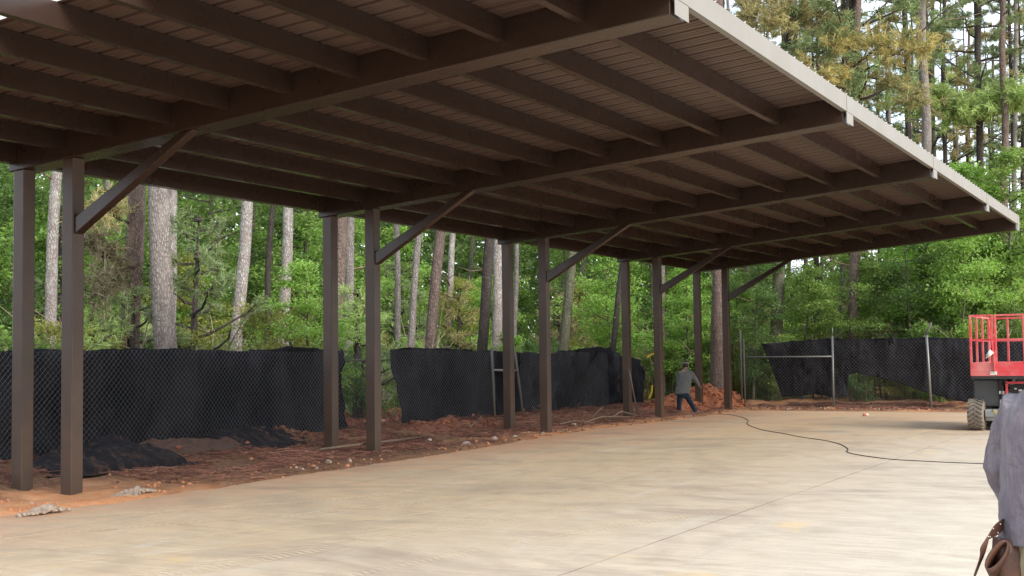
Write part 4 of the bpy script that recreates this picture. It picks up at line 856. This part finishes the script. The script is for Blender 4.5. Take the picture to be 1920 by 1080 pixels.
for px, d_, k, sc in ((580, 2.2, 5, .62), (1180, 3.5, 1, .8), (1290, 2.5, 5, .8), (1300, 6, 1, 1.1), (1660, 3, 0, .75), (1800, 2.5, 5, .85), (1830, 5, 5, 1.1), (1760, 4, 0, 1.0), (1230, 3.4, 2, .6), (1410, 2.2, 2, .7), (1500, 3, 0, .85), (1795, 5, 5, 1.3), (1850, 6.5, 0, 1.25), (1725, 7, 5, 1.25), (1900, 5, 4, 1.05)):
    p = atdepth(px, 660, depth_min(px) + d_); copy_thing([('trunk', BR[k][0]), ('crown', BR[k][1])], p[0], p[1], px, sc, f'leafy {kinds[k]} tree near fence line {lab_where(px)}', 'tree', None, 'understory_tree')
def bare_mesh(seed):
    random.seed(seed); m_ = MB()
    for i in range(26):
        az = random.uniform(0, 6.28); l = random.uniform(.6, 2.2); p = Vector((random.gauss(0, .15), random.gauss(0, .15), -.05)); d = Vector((math.cos(az) * .45, math.sin(az) * .45, 1)).normalized(); pts = [p]
        for k in range(5): d = (d + Vector((random.gauss(0, .22), random.gauss(0, .22), random.gauss(-.04, .12)))).normalized(); p = p + d * l / 5; pts.append(p)
        m_.tube(pts, [.013, .011, .009, .007, .005, .003], 4, False)
        for k in (2, 3, 4): e = pts[k] + Vector((random.gauss(0, .25), random.gauss(0, .25), random.uniform(0, .3))); m_.tube([pts[k], e], [.006, .002], 3, False)
    me_ = bpy.data.meshes.new('stem'); me_.from_pydata(m_.v, [], m_.f); me_.materials.append(simple('bare_twig', (.34, .29, .21), (.22, .18, .13), 8, .9)); return me_
BARE = [bare_mesh(5), bare_mesh(6)]; random.seed(123)
def f_bare(px, x, y):
    if x > FX - 1.9 and y < FY + 1.6: return
    copy_thing([('stem', random.choice(BARE))], x, y, random.uniform(0, 6.28), random.uniform(1.0, 1.9), f'bare tan twiggy shrub {lab_where(px)}', 'bare shrub', f'bare twiggy shrubs {lab_where(px)}', 'bare_shrub')
scatter(34, 1.6, 9, -60, 2040, f_bare)
# the wood farther back, one mass
def far_wood():
    n = 150000; px = np.where(rng.random(n) < .45, rng.uniform(-400, 1300, n), rng.uniform(-400, 2350, n)); d = rng.uniform(62, 98, n); r0 = np.array([ray(x, 660) for x in px]); P = CAM + r0 * d[:, None]
    hmax = np.array([7.5 + 4.5 * noise.noise(Vector((x * .013, 1, 0))) + 2.5 * noise.noise(Vector((x * .05, 7, 0))) for x in px]) + (px < 1250) * 8
    P[:, 2] = hmax * rng.random(n) ** .8
    keep = np.array([noise.noise(Vector((p[0] * .35, p[1] * .35, p[2] * .6))) > -.22 for p in P]); P = P[keep]
    V_, F_ = leaves(P, .46, .35, .7); return V_, F_
V_, F_ = far_wood(); o = link('distant_woodland', arr_mesh('distant_woodland', V_, F_, leafmat('distant_leaf', [(.06, .13, .03), (.09, .18, .045), (.045, .09, .025), (.12, .20, .06)]))); tag(o, 'mass of green woodland far behind the pines', kind='stuff')
# dry brush and leaf litter behind the gap in the fence
n = 9000; P = np.stack([rng.uniform(-9, -2.6, n), rng.uniform(18, 36, n), np.zeros(n)], 1); P[:, 2] = [gz(a, b) + rng.uniform(.0, .16) for a, b, _ in P]
V_, F_ = leaves(P, .10, .5); o = link('leaf_litter', arr_mesh('leaf_litter', V_, F_, LF['dry'])); tag(o, 'reddish dry leaf litter on the ground behind the fence', kind='stuff')

# ------------------------------------------------------------------ red scissor lift
LX, LY = 9.25, 29.1
lift = empty('scissor_lift', (LX + .95, LY + 1.3, 0), 'red scissor lift with railed platform parked at the right edge of the slab', 'scissor lift')
def lp(mb, name, m, bevel=.006, smooth=False, parent=None):
    o = mb.build(name, m, parent or lift, smooth=smooth, bevel=bevel, world=False); o.location = -lift.location if parent is None else (0, 0, 0); return o
def wheel(x0, yc, name='wheel'):
    w = .34; rr = .345; mb = MB(); rings = []
    prof = [(0, .19), (.0, .27), (.02, .315), (.05, .33), (w - .05, .33), (w - .02, .315), (w, .27), (w, .19)]
    for px_, pr in prof: rings.append([(x0 + px_, yc + math.cos(a) * pr, rr + math.sin(a) * pr) for a in np.linspace(0, 2 * math.pi, 40, endpoint=False)])
    mb.loft(rings, True)
    tyre = lp(mb, name, M['tyre'], 0, True); mb = MB()
    for k in range(22):
        for s_ in (-1, 1):
            a0 = 2 * math.pi * (k + (.5 if s_ > 0 else 0)) / 22; pr0, pr1 = .322, .352; lug = []
            for t in (0, .5, 1):
                xx = x0 + w / 2 + s_ * (w * .5 * t * 1.0 - .01); ang = a0 + t * .30 + (0.0)
                hw = .052 + .01 * t
                for r_ in (pr0, pr1):
                    for e in (-hw, hw): lug.append((xx, yc + math.cos(ang + e) * r_, rr + math.sin(ang + e) * (r_)))
            f_ = []
            for b in (0, 4): f_ += [(b, b + 1, b + 5, b + 4), (b + 2, b + 6, b + 7, b + 3), (b, b + 4, b + 6, b + 2), (b + 1, b + 3, b + 7, b + 5)]
            mb.add(lug, f_ + [(0, 2, 3, 1), (8, 9, 11, 10)])
    lp(mb, 'tread', M['tyre'], 0, False, tyre)
    mb = MB(); mb.tube([(x0 + .05, yc, rr), (x0 + w - .04, yc, rr)], .19, 24); mb.tube([(x0 + .0, yc, rr), (x0 + w + .01, yc, rr)], .07, 12); lp(mb, 'rim', M['red'], 0, True, tyre)
for x0 in (LX, LX + 1.62):
    for yc in (LY + .345, LY + 2.2): wheel(x0, yc)
mb = MB(); mb.box((LX + .36, LY + .18, .22), (LX + 1.60, LY + 2.5, .47)); mb.box((LX + .36, LY + .12, .30), (LX + .62, LY + .18, .46)); lp(mb, 'chassis', M['bluegrey'], .02)
mb = MB(); mb.tube([(LX + .3, LY + .345, .345), (LX + 1.65, LY + .345, .345)], .07, 12); lp(mb, 'axle', M['bluegrey'], 0, True)
mb = MB(); mb.box((LX + .10, LY + .42, .52), (LX + .64, LY + 2.3, 1.12)); lp(mb, 'side_box', M['darkgrey'], .035)
mb = MB(); mb.box((LX + 1.30, LY + .42, .52), (LX + 1.82, LY + 2.3, 1.12)); lp(mb, 'side_box', M['darkgrey'], .035)
mb = MB(); mb.box((LX + .655, LY + .5, .5), (LX + 1.285, LY + 2.3, .72)); lp(mb, 'base_frame', M['black'], .02)
for s_, (a0, a1) in enumerate(((.76, 1.10), (1.10, .76))):
    for xx in (LX + .70, LX + 1.22):
        mb = MB(); xo = xx + .05 * s_; mb.beam((xo, LY + .35, a0), (xo, LY + 2.4, a1), .045, .11); lp(mb, 'scissor_arm', M['darkgrey'], .008)
mb = MB()
for a, b in (((.80, .74), (1.24, .74)), ((.80, 1.05), (1.24, 1.05)), ((.82, .74), (.82, 1.05)), ((1.22, .74), (1.22, 1.05))): mb.beam((LX + a[0], LY + .22, a[1]), (LX + b[0], LY + .22, b[1]), .05, .05, (0, 1, 0))
lp(mb, 'step_frame', M['red'], .006)
mb = MB(); mb.box((LX + .86, LY + .30, .80), (LX + 1.18, LY + .44, .99)); lp(mb, 'control_box', M['black'], .01)
mb = MB(); mb.box((LX + .97, LY + .292, .90), (LX + 1.01, LY + .298, .93)); mb.box((LX + 1.05, LY + .292, .86), (LX + 1.12, LY + .298, .90)); lp(mb, 'decal', M['white'], 0)
for (x, z, w_, h_, m) in ((.66, .86, .07, .26, 'black'), (.655, .80, .10, .07, 'white'), (.66, .56, .14, .12, 'bluegrey')):
    mb = MB(); mb.box((LX + x, LY + .24, z), (LX + x + w_, LY + .42, z + h_)); lp(mb, 'valve_block', M[m], .008)
mb = MB(); mb.tube([(LX + .52, LY + .15, .46), (LX + .57, LY + .05, .43), (LX + .60, LY + .1, .36), (LX + .66, LY + .2, .5)], .014, 6); lp(mb, 'hose', M['yellow'], 0, True)
mb = MB(); mb.tube([(LX + .72, LY + .3, 1.12), (LX + .74, LY + .2, .95), (LX + .70, LY + .22, .75), (LX + .78, LY + .3, .6)], .014, 6); lp(mb, 'hose', M['black'], 0, True)
PY0, PY1, PX0, PX1 = LY, LY + 2.75, LX + .115, LX + 1.83
mb = MB(); mb.box((PX0 + .01, PY0 + .01, 1.13), (PX1 - .01, PY1 - .01, 1.195)); lp(mb, 'platform_floor', M['black'], .006)
for (a, b) in (((PX0, PY0), (PX0 + .50, PY0 + .012)), ((PX0 + .53, PY0), (PX1, PY0 + .012)), ((PX0, PY0 + .015), (PX0 + .012, PY1)), ((PX1 - .012, PY0 + .015), (PX1, PY1)), ((PX0 + .015, PY1 - .012), (PX1 - .015, PY1))):
    mb = MB(); mb.box((a[0], a[1], 1.198), (b[0], b[1], 1.455)); mb.box((a[0] - .004, a[1] - .004, 1.30), (b[0] + .004, b[1] + .004, 1.318)); lp(mb, 'toe_board', M['red'], .004)
def railrun(p, q, posts, name='guard_rail', gate=False):
    mb = MB(); p = Vector((*p, 0)); q = Vector((*q, 0)); tw = .042
    for z in (2.515, 1.985): mb.beam(p + Vector((0, 0, z)), q + Vector((0, 0, z)), tw, tw)
    mb.beam(p + Vector((0, 0, 1.475)), q + Vector((0, 0, 1.475)), tw * .9, tw * .9)
    for t in posts:
        c = p.lerp(q, t); mb.beam(c + Vector((0, 0, 1.46)), c + Vector((0, 0, 2.53)), tw * 1.12, tw * 1.12, (0, 1, 0))
    lp(mb, name, M['red'], .005)
railrun((PX0 + .02, PY0 + .02), (PX0 + .47, PY0 + .02), (0, 1)); railrun((PX0 + .535, PY0 + .02), (PX1 - .02, PY0 + .02), (0, .5, 1), 'gate')
railrun((PX0 + .02, PY0 + .06), (PX0 + .02, PY1 - .06), (.30, .62, .98)); railrun((PX1 - .02, PY0 + .06), (PX1 - .02, PY1 - .06), (.35, .7, .98)); railrun((PX0 + .02, PY1 - .02), (PX1 - .02, PY1 - .02), (0, .25, .5, .75, 1))
mb = MB(); mb.beam((PX0 + .40, PY0 - .03, 2.42), (PX0 + .505, PY0 - .03, 1.60), .035, .035, (0, 1, 0)); mb.beam((PX0 + .50, PY0 - .03, 1.62), (PX0 + .505, PY0 - .03, 1.30), .035, .035, (0, 1, 0)); lp(mb, 'gate_latch', M['red'], .005)
mb = MB(); mb.tube([(PX0 + .36, PY0 - .05, 1.62), (PX0 + .46, PY0 - .05, 1.74)], [.045, .055], 10); mb.tube([(PX0 + .335, PY0 - .05, 1.59), (PX0 + .36, PY0 - .05, 1.62)], .02, 8); lp(mb, 'paper_roll', M['white'], 0, True)
mb = MB(); mb.box((PX0 + .405, PY0 - .008, 1.222), (PX0 + .545, PY0 - .005, 1.295)); lp(mb, 'sticker', M['white'], 0)
mb = MB()   # blocky dark marks, too small to read in the photo
for x_, z_, w_, h_ in ((.425, 1.24, .006, .035), (.431, 1.262, .012, .008), (.443, 1.24, .006, .035), (.462, 1.24, .02, .007), (.475, 1.245, .007, .016), (.462, 1.268, .02, .007), (.500, 1.24, .006, .035), (.506, 1.24, .016, .007)): mb.box((PX0 + x_, PY0 - .0095, z_), (PX0 + x_ + w_, PY0 - .0082, z_ + h_))
lp(mb, 'sticker_marks', M['letter'], 0)

# ------------------------------------------------------------------ people
def cloth_mat(name, a, b, fade=None, fs=5, wr=.6):
    m = NM(name, .9, 0, .15); c = m.mix(m.ramp(m.noise(2.2, 6, .65, (1, 1, .5)), [(.35, 0.), (.65, 1.)]), a, b)
    if fade: c = m.mix(m.ramp(m.noise(fs, 6, .7, (1.6, 1.6, .25)), [(.47, 0.), (.66, .75)]), c, fade)
    m.color(c); h = m.math('ADD', m.noise(5, 3, .45, (1.5, 1.5, .8), (0, .5, 0), dist=1.1), m.math('MULTIPLY', m.noise(300, 2), .04)); m.bump(h, wr, .07); m.b.inputs['Sheen Weight'].default_value = .1; return m.m
SKIN = simple('skin', (.30, .17, .11), (.25, .13, .085), 8, .55, bump=.1)
def skin_body(name, J, E_, Rd, mat, parent, root=0, sub=2):
    me = bpy.data.meshes.new(name); me.from_pydata([tuple(p) for p in J], E_, []); me.materials.append(mat)
    o = bpy.data.objects.new(name, me); C.objects.link(o); o.parent = parent
    me.skin_vertices.new(name='') if hasattr(me.skin_vertices, 'new') else None
    md = o.modifiers.new('skin', 'SKIN'); md.use_smooth_shade = True
    if not me.skin_vertices:
        with bpy.context.temp_override(object=o, active_object=o, selected_objects=[o]): bpy.ops.mesh.customdata_skin_add()
    for i, sv in enumerate(me.skin_vertices[0].data): sv.radius = Rd[i] if isinstance(Rd[i], tuple) else (Rd[i], Rd[i]); sv.use_root = (i == root)
    s2 = o.modifiers.new('sub', 'SUBSURF'); s2.levels = sub; s2.render_levels = sub; return o
def ring(c, rx, ry, ax=(1, 0, 0), ay=(0, 1, 0), n=24, sq=2.3):
    c = Vector(c); ax = Vector(ax).normalized(); ay = Vector(ay).normalized(); out_ = []
    for k in range(n):
        t = 2 * math.pi * k / n; ct, st = math.cos(t), math.sin(t); p = 2 / sq
        out_.append(tuple(c + ax * rx * math.copysign(abs(ct) ** p, ct) + ay * ry * math.copysign(abs(st) ** p, st)))
    return out_
def chainloft(mb, pts, rads, n=16, cap=True): mb.tube(pts, rads, n, cap)
def remesh(o, vox, smooth=6, disp=0, dscale=.12):
    r_ = o.modifiers.new('remesh', 'REMESH'); r_.mode = 'VOXEL'; r_.voxel_size = vox; r_.use_smooth_shade = True
    s_ = o.modifiers.new('smooth', 'SMOOTH'); s_.iterations = smooth; s_.factor = .6
    if disp:
        tx = bpy.data.textures.new('folds', 'CLOUDS'); tx.noise_scale = dscale; tx.noise_depth = 2; d_ = o.modifiers.new('folds', 'DISPLACE'); d_.texture = tx; d_.strength = disp; d_.mid_level = .5; d_.texture_coords = 'LOCAL'
    return o
def person(label, loc, yaw, Jn, scale, mats, headgear, vox, disp, split=False, arm=1.0):
    """Jn: joints in the person's own frame (x right, y forward, z up, metres); shirt, trousers, boots and headgear follow them"""
    root = empty('person', loc, label, 'person', rz=yaw); root.scale = (scale,) * 3
    g_ = {k: Vector(v) for k, v in Jn.items() if not isinstance(v, list)}
    J = []; E_ = []; Rd = []
    def add(p, r, par):
        J.append(Vector(p)); Rd.append(r); i = len(J) - 1
        if par is not None: E_.append((par, i))
        return i
    pel = add(g_['pelvis'], (.13, .10), None); sp = add(g_['spine'], (.125, .095), pel); ch = add(g_['chest'], (.14, .105), sp); nk0 = add(g_['neck'], (.06, .06), ch)
    up = (g_['head'] - g_['neck']); h1 = add(g_['neck'] + up * .5, (.055, .058), nk0); h2 = add(g_['head'] - up.normalized() * .03, (.072, .085), h1); h3 = add(g_['head'] + up.normalized() * .08, (.078, .095), h2); add(g_['head'] + up.normalized() * .13, (.05, .06), h3)
    fwd = Vector(Jn.get('face', (0, 1, 0))).normalized(); hd = g_['head']
    add(hd + fwd * .105 + up.normalized() * .01, (.014, .018), h3)                      # nose
    sd_ = fwd.cross(up.normalized()).normalized()
    for s_ in (-1, 1): add(hd + sd_ * .088 * s_ + up.normalized() * .01, (.012, .024), h3)   # ears
    for s_, n_ in ((-1, 'l'), (1, 'r')):
        sh_ = add(g_['sho_' + n_], .055, ch); el = add(g_['elb_' + n_], .042, sh_); wr_ = add(g_['wri_' + n_], (.03, .022), el)
        dd_ = (g_['wri_' + n_] - g_['elb_' + n_]).normalized(); side = Vector(Jn.get('thumb_' + n_, (0, 1, 0))); side = (side - dd_ * side.dot(dd_)).normalized(); pn = dd_.cross(side) * s_
        pm = add(g_['wri_' + n_] + dd_ * .055, (.038, .016), wr_)
        for q_, (o_, L_) in enumerate(((-.030, .060), (-.010, .072), (.010, .076), (.030, .068))):
            k0 = add(g_['wri_' + n_] + dd_ * .095 + side * o_, .0095, pm); k1 = add(J[k0] + dd_ * L_ * .5 + pn * .012, .0088, k0); add(J[k1] + (dd_ * .75 + pn * .65) * L_ * .5, .0075, k1)
        t0 = add(g_['wri_' + n_] + dd_ * .035 + side * .036, .012, pm); t1 = add(J[t0] + dd_ * .03 + side * .022, .010, t0); add(J[t1] + dd_ * .03 + pn * .012, .0085, t1)
        hp = add(g_['hip_' + n_], .085, pel); kn = add(g_['kne_' + n_], .058, hp); an = add(g_['ank_' + n_], .04, kn); add(g_['ank_' + n_] + Vector((0, .13, -.05)), (.035, .025), an)
    skin_body('body', J, E_, Rd, SKIN, root)
    # shirt
    mb = MB(); z0 = g_['pelvis']; axx = (g_['sho_r'] - g_['sho_l']).normalized(); ayy = Vector((0, 1, 0)); W_ = Jn['shirt']
    mb.loft([ring(Vector(c), rx, ry, axx, ayy) for c, rx, ry in W_])
    if split: o = mb.build('shirt', mats[0], None, True, world=False); o.parent = root; remesh(o, vox, 8, disp)
    for n_ in 'lr':
        if split: mb = MB()
        s0, e0, w0 = g_['sho_' + n_], g_['elb_' + n_], g_['wri_' + n_]; c0 = g_['chest'].lerp(s0, .45); c0.z = s0.z - .02; f_ = (w0 - e0)
        mb.tube([c0, s0, s0.lerp(e0, .35), s0.lerp(e0, .75), e0, e0 + f_ * .25, e0 + f_ * .6, e0 + f_ * (.93 if split else 1.1)], [k_ * arm for k_ in (.075, .086, .078, .070, .067, .064, .054, .045)], 14)
        if split: o = mb.build('sleeve', mats[0], None, True, world=False); o.parent = root; remesh(o, vox * .8, 6, disp)
    if not split: o = mb.build('shirt', mats[0], None, True, world=False); o.parent = root; remesh(o, vox, 8, disp)
    mb = MB(); mb.loft([ring(Vector(c), rx, ry, axx, ayy) for c, rx, ry in Jn['seat']])
    for n_ in 'lr':
        h0, k0, a0 = g_['hip_' + n_], g_['kne_' + n_], g_['ank_' + n_]; mb.tube([h0 + Vector((0, 0, .06)), h0 - Vector((0, 0, .06)), h0.lerp(k0, .5), k0, k0.lerp(a0, .4), a0 + Vector((0, 0, -.03))], [.10, .105, .088, .074, .070, .062], 14)
    o = mb.build('trousers', mats[1], None, True, world=False); o.parent = root; remesh(o, vox, 6, disp * .8)
    for n_ in 'lr':
        a0 = g_['ank_' + n_]; mb = MB(); mb.loft([ring(a0 + Vector((0, y_, z_)), rx, rz_, (1, 0, 0), (0, 0, 1), 14) for y_, z_, rx, rz_ in ((-.07, -.055, .03, .03), (-.05, -.045, .042, .045), (.02, -.04, .048, .05), (.10, -.055, .05, .036), (.16, -.06, .045, .03), (.185, -.065, .025, .018))])
        mb.tube([a0 + Vector((0, -.01, -.05)), a0 + Vector((0, -.01, .08))], [.05, .052], 12)
        o = mb.build('boot', M['black'], None, True, world=False); o.parent = root
    # hair and headgear
    u_ = up.normalized(); mb = MB(); mb.loft([ring(hd + u_ * z_ - fwd * dy, rx, ry, sd_, fwd) for z_, rx, ry, dy in ((-.06, .062, .055, .045), (.0, .086, .085, .028), (.05, .092, .100, .012), (.10, .082, .088, .008), (.135, .05, .055, .005), (.148, .012, .012, 0))])
    o = mb.build('hair', simple('dark_hair', (.012, .010, .009), (.03, .022, .018), 40, .6, bump=.6, mapping=(1, 1, .2)), None, True, world=False); o.parent = root
    if headgear:
        mb = MB(); mb.loft([ring(hd + u_ * z_ - fwd * .008, rx, ry, sd_, fwd) for z_, rx, ry in ((.060, .098, .108), (.085, .100, .110), (.12, .090, .100), (.152, .058, .065), (.163, .015, .015))]); o = mb.build('cap', mats[2], None, True, world=False); o.parent = root
        mb = MB(); mb.loft([ring(hd + u_ * z_ - fwd * .008, rx, ry, sd_, fwd) for z_, rx, ry in ((.058, .1005, .1105), (.078, .1015, .1115))]); mb.loft([ring(hd + u_ * .068 + fwd * y_, rx, .006, sd_, u_) for y_, rx in ((.08, .085), (.13, .075), (.17, .045))]); o = mb.build('cap_band', mats[3], None, True, world=False); o.parent = root
    return root
# far worker, seen from behind, bending to the last outer post, legs apart
wg = onground(1289, 777); WD = float((wg - CAM) @ FW); ppm = F / WD
def WP(x, y, fw=0):       # worker joint from picture position, metres right / up of the point between the feet
    p = atdepth(x, y, WD); d = p - np.array([wg[0], wg[1], 0]); rr = RT[:2] / np.linalg.norm(RT[:2]); return (float(d[:2] @ rr), fw, float(p[2]))
wyaw = math.atan2(RT[1], RT[0])
Jw = dict(pelvis=WP(1280.5, 736, -.02), spine=WP(1282, 722, .03), chest=WP(1285, 704, .12), neck=WP(1287.5, 694, .18), head=WP(1288, 687.5, .25), face=(.1, .8, -.55),
          sho_l=WP(1276, 700.5, .13), elb_l=WP(1274, 716, .20), wri_l=WP(1284, 724, .40), sho_r=WP(1296, 700.5, .13), elb_r=WP(1306, 712, .20), wri_r=WP(1313, 722, .32),
          hip_l=WP(1276, 737, 0), hip_r=WP(1286, 737, 0), kne_l=WP(1274, 756, .04), kne_r=WP(1296, 756, .06), ank_l=WP(1273.5, 774, 0), ank_r=WP(1305, 771, .05),
          shirt=[(WP(1279, 739, .0), .225, .13), (WP(1280, 733, .0), .225, .135), (WP(1282, 722, .04), .215, .135), (WP(1285, 708, .10), .225, .14), (WP(1286, 701, .13), .215, .12), (WP(1287, 697, .16), .13, .10), (WP(1287.5, 693.5, .19), .08, .08), (WP(1287.8, 691, .21), .075, .075)],
          seat=[(WP(1281, 745, 0), .12, .10), (WP(1281, 740, 0), .185, .13), (WP(1281, 733, 0), .185, .125), (WP(1281, 728, 0), .17, .12)])
person('person in grey jacket and dark blue jeans bending beside the last post pair', (float(wg[0]), float(wg[1]), 0), wyaw, Jw, 1.0,
       [cloth_mat('grey_jacket', (.12, .125, .13), (.09, .095, .10)), cloth_mat('dark_jeans', (.010, .022, .040), (.016, .032, .055)), simple('dark_cap', (.02, .02, .02), None, 20, .8), simple('pale_band', (.35, .35, .3), None, 20, .8)], True, .016, .012, arm=1.15)
# near man at the right edge, seen from behind
FD = 5.75; fc = atdepth(1966, 1000, FD); fyaw = R(-4)
def FP(x, y, fw=0):
    p = atdepth(x, y, FD); d = p - fc; return (float(d[0] * math.cos(-fyaw) - d[1] * math.sin(-fyaw)) , fw, float(p[2]))
Jf = dict(pelvis=FP(1968, 1010), spine=FP(1968, 930), chest=FP(1968, 800), neck=FP(1968, 715, .0), head=FP(1970, 651, .05), face=(.1, 1, -.1),
          sho_l=FP(1893, 772, .03), elb_l=FP(1851, 880, .08), wri_l=FP(1874, 975, .22), sho_r=FP(2043, 768, -.01), elb_r=FP(2072, 880, -.03), wri_r=FP(2050, 970, .15), thumb_l=(1, 0, 0), thumb_r=(-1, 0, 0),
          hip_l=FP(1932, 1030), hip_r=FP(2004, 1030), kne_l=(-.10, .03, .47), kne_r=(.11, .02, .47), ank_l=(-.12, -.02, .09), ank_r=(.13, .0, .09),
          shirt=[(FP(1968, 1022), .234, .16), (FP(1968, 1000), .232, .155), (FP(1968, 930), .226, .15), (FP(1968, 850), .226, .145), (FP(1968, 790), .226, .145), (FP(1968, 762), .205, .13), (FP(1968, 735), .135, .10), (FP(1968, 718), .085, .08), (FP(1968, 704), .07, .07)],
          seat=[(FP(1968, 1090), .15, .12), (FP(1968, 1050), .186, .13), (FP(1968, 1000), .186, .125), (FP(1968, 960), .17, .12)])
fg = person('person in faded purple-grey shirt and khaki trousers standing at the right edge', (float(fc[0]), float(fc[1]), 0), fyaw, Jf, 1.0,
       [cloth_mat('faded_purple_shirt', (.175, .152, .178), (.125, .108, .132), (.29, .27, .29), 4, 1.0), cloth_mat('khaki_trousers', (.30, .26, .17), (.22, .19, .12)), M['black'], M['black']], False, .010, .026, split=True, arm=1.1)
# leather tool belt hanging at his left side: it is worn, so it is its own thing
def leather():
    m = NM('worn_leather', .5, 0, .5); m.color(m.mix(m.ramp(m.noise(9, 7, .7), [(.35, 0.), (.7, 1.)]), (.040, .015, .010), (.095, .040, .024))); m.bump(m.noise(60, 5), .3, .004); return m.m
LE = leather(); belt = empty('tool_belt', tuple(atdepth(1875, 1030, FD - .05)), 'brown leather tool belt with punched strap hanging at the near person\'s left hip', 'tool belt')
def BP(x, y, dd=0): return Vector(atdepth(x, y, FD + dd))
def ribbon(path, wvec, name, th=.005, m=None):
    mb = MB(); n = len(path); v = []
    for i, p in enumerate(path):
        t = (path[min(i + 1, n - 1)] - path[max(i - 1, 0)]).normalized(); w_ = wvec[i] if isinstance(wvec, list) else wvec; nr = t.cross(w_).normalized() * th * .5
        v += [p - w_ * .5 - nr, p + w_ * .5 - nr, p + w_ * .5 + nr, p - w_ * .5 + nr]
    f_ = [(0, 1, 2, 3), tuple(4 * (n - 1) + k for k in (3, 2, 1, 0))]
    for i in range(n - 1):
        for k in range(4): a = 4 * i + k; b = 4 * i + (k + 1) % 4; f_.append((a, b, b + 4, a + 4))
    mb.add(v, f_); o = mb.build(name, m or LE, None, True, world=False); o.parent = belt; o.location = -belt.location; md = o.modifiers.new('sub', 'SUBSURF'); md.levels = 1; md.render_levels = 2
    for p_ in o.data.polygons: p_.use_smooth = False
    return o
rv = Vector(RT); uv_ = Vector(UP); fv = Vector(FW)
sp_ = [(1886, 982, .06), (1872, 990, .02), (1858, 998, -.03), (1848, 1010, -.05), (1845, 1024, -.05), (1843, 1038, -.03), (1837, 1055, -.02), (1829, 1075, -.02), (1823, 1095, -.01)]
wv = [uv_ * .075 + rv * .02, uv_ * .08 + rv * .02, uv_ * .075 + rv * .03, uv_ * .06 + rv * .045, uv_ * .03 + rv * .042, rv * .034 + fv * .02, rv * .028 + fv * .03, rv * .028 + fv * .03, rv * .02 + fv * .03]
ribbon([BP(*p) for p in sp_], wv, 'strap')
mb = MB()
for k_, o_ in ((1, -.25), (1, .25), (2, -.25), (2, .25), (3, .2)):
    c = BP(*sp_[k_]) + wv[k_] * o_ - fv * .012; mb.tube([c, c + fv * .008], .0021, 8)
o = mb.build('hole_dots', M['white'], None, world=False); o.parent = belt; o.location = -belt.location  # white dots painted as bright ground showing through the punched strap holes
# rolled leather sleeve and pouch
mb = MB(); c0 = BP(1868, 1040, -.06); ax_ = (rv * .8 - uv_ * -.5).normalized(); rings = []; rin = []
a1 = (BP(1888, 1008, -.06) - BP(1850, 1062, -.06)); 
n1 = a1.normalized(); s1 = n1.cross(fv).normalized()
for t, rr, dd in ((0, .052, 0), (.05, .055, .0), (.10, .058, 0), (.17, .056, .0)):
    rings.append([tuple(c0 + s1 * (math.cos(a) * rr * .62) + n1 * math.sin(a) * a1.length * .5 + (fv * .7 - uv_ * .55 + rv * .45) * t) for a in np.linspace(0, 2 * math.pi, 28, endpoint=False)])
mb.loft(rings, False); o = mb.build('hammer_loop', LE, None, True, world=False); o.parent = belt; o.location = -belt.location; so = o.modifiers.new('thickness', 'SOLIDIFY'); so.thickness = .006
mb = MB(); mb.loft([ring(BP(x, y, .03), rx, ry, rv, fv, 20, 3.5) for x, y, rx, ry in ((1885, 1010, .05, .05), (1889, 1035, .062, .06), (1891, 1060, .066, .06), (1893, 1085, .062, .055), (1895, 1105, .05, .045))]); o = mb.build('pouch', LE, None, True, world=False); o.parent = belt; o.location = -belt.location
ribbon([BP(x, y, dd) for x, y, dd in ((1872, 1030, .02), (1886, 1032, -.02), (1900, 1034, .03))], uv_ * .05, 'waist_belt')

# ------------------------------------------------------------------ labels that still coincide: tell them apart by their order in the picture
byl = {}
for o in C.objects:
    if o.parent is None and 'label' in o and o.get('kind') is None: byl.setdefault(o['label'], []).append(o)
words = ['first', 'second', 'third', 'fourth', 'fifth', 'sixth', 'seventh', 'eighth', 'ninth', 'tenth']
def pxof(o):
    d = np.array(o.matrix_basis.translation) - CAM; return F * (d @ RT) / max(.1, d @ FW)
for l, os_ in byl.items():
    if len(os_) > 1:
        for i, o in enumerate(sorted(os_, key=pxof)): o['label'] = l + (f', {words[i]} from left' if len(l.split()) <= 13 else '')
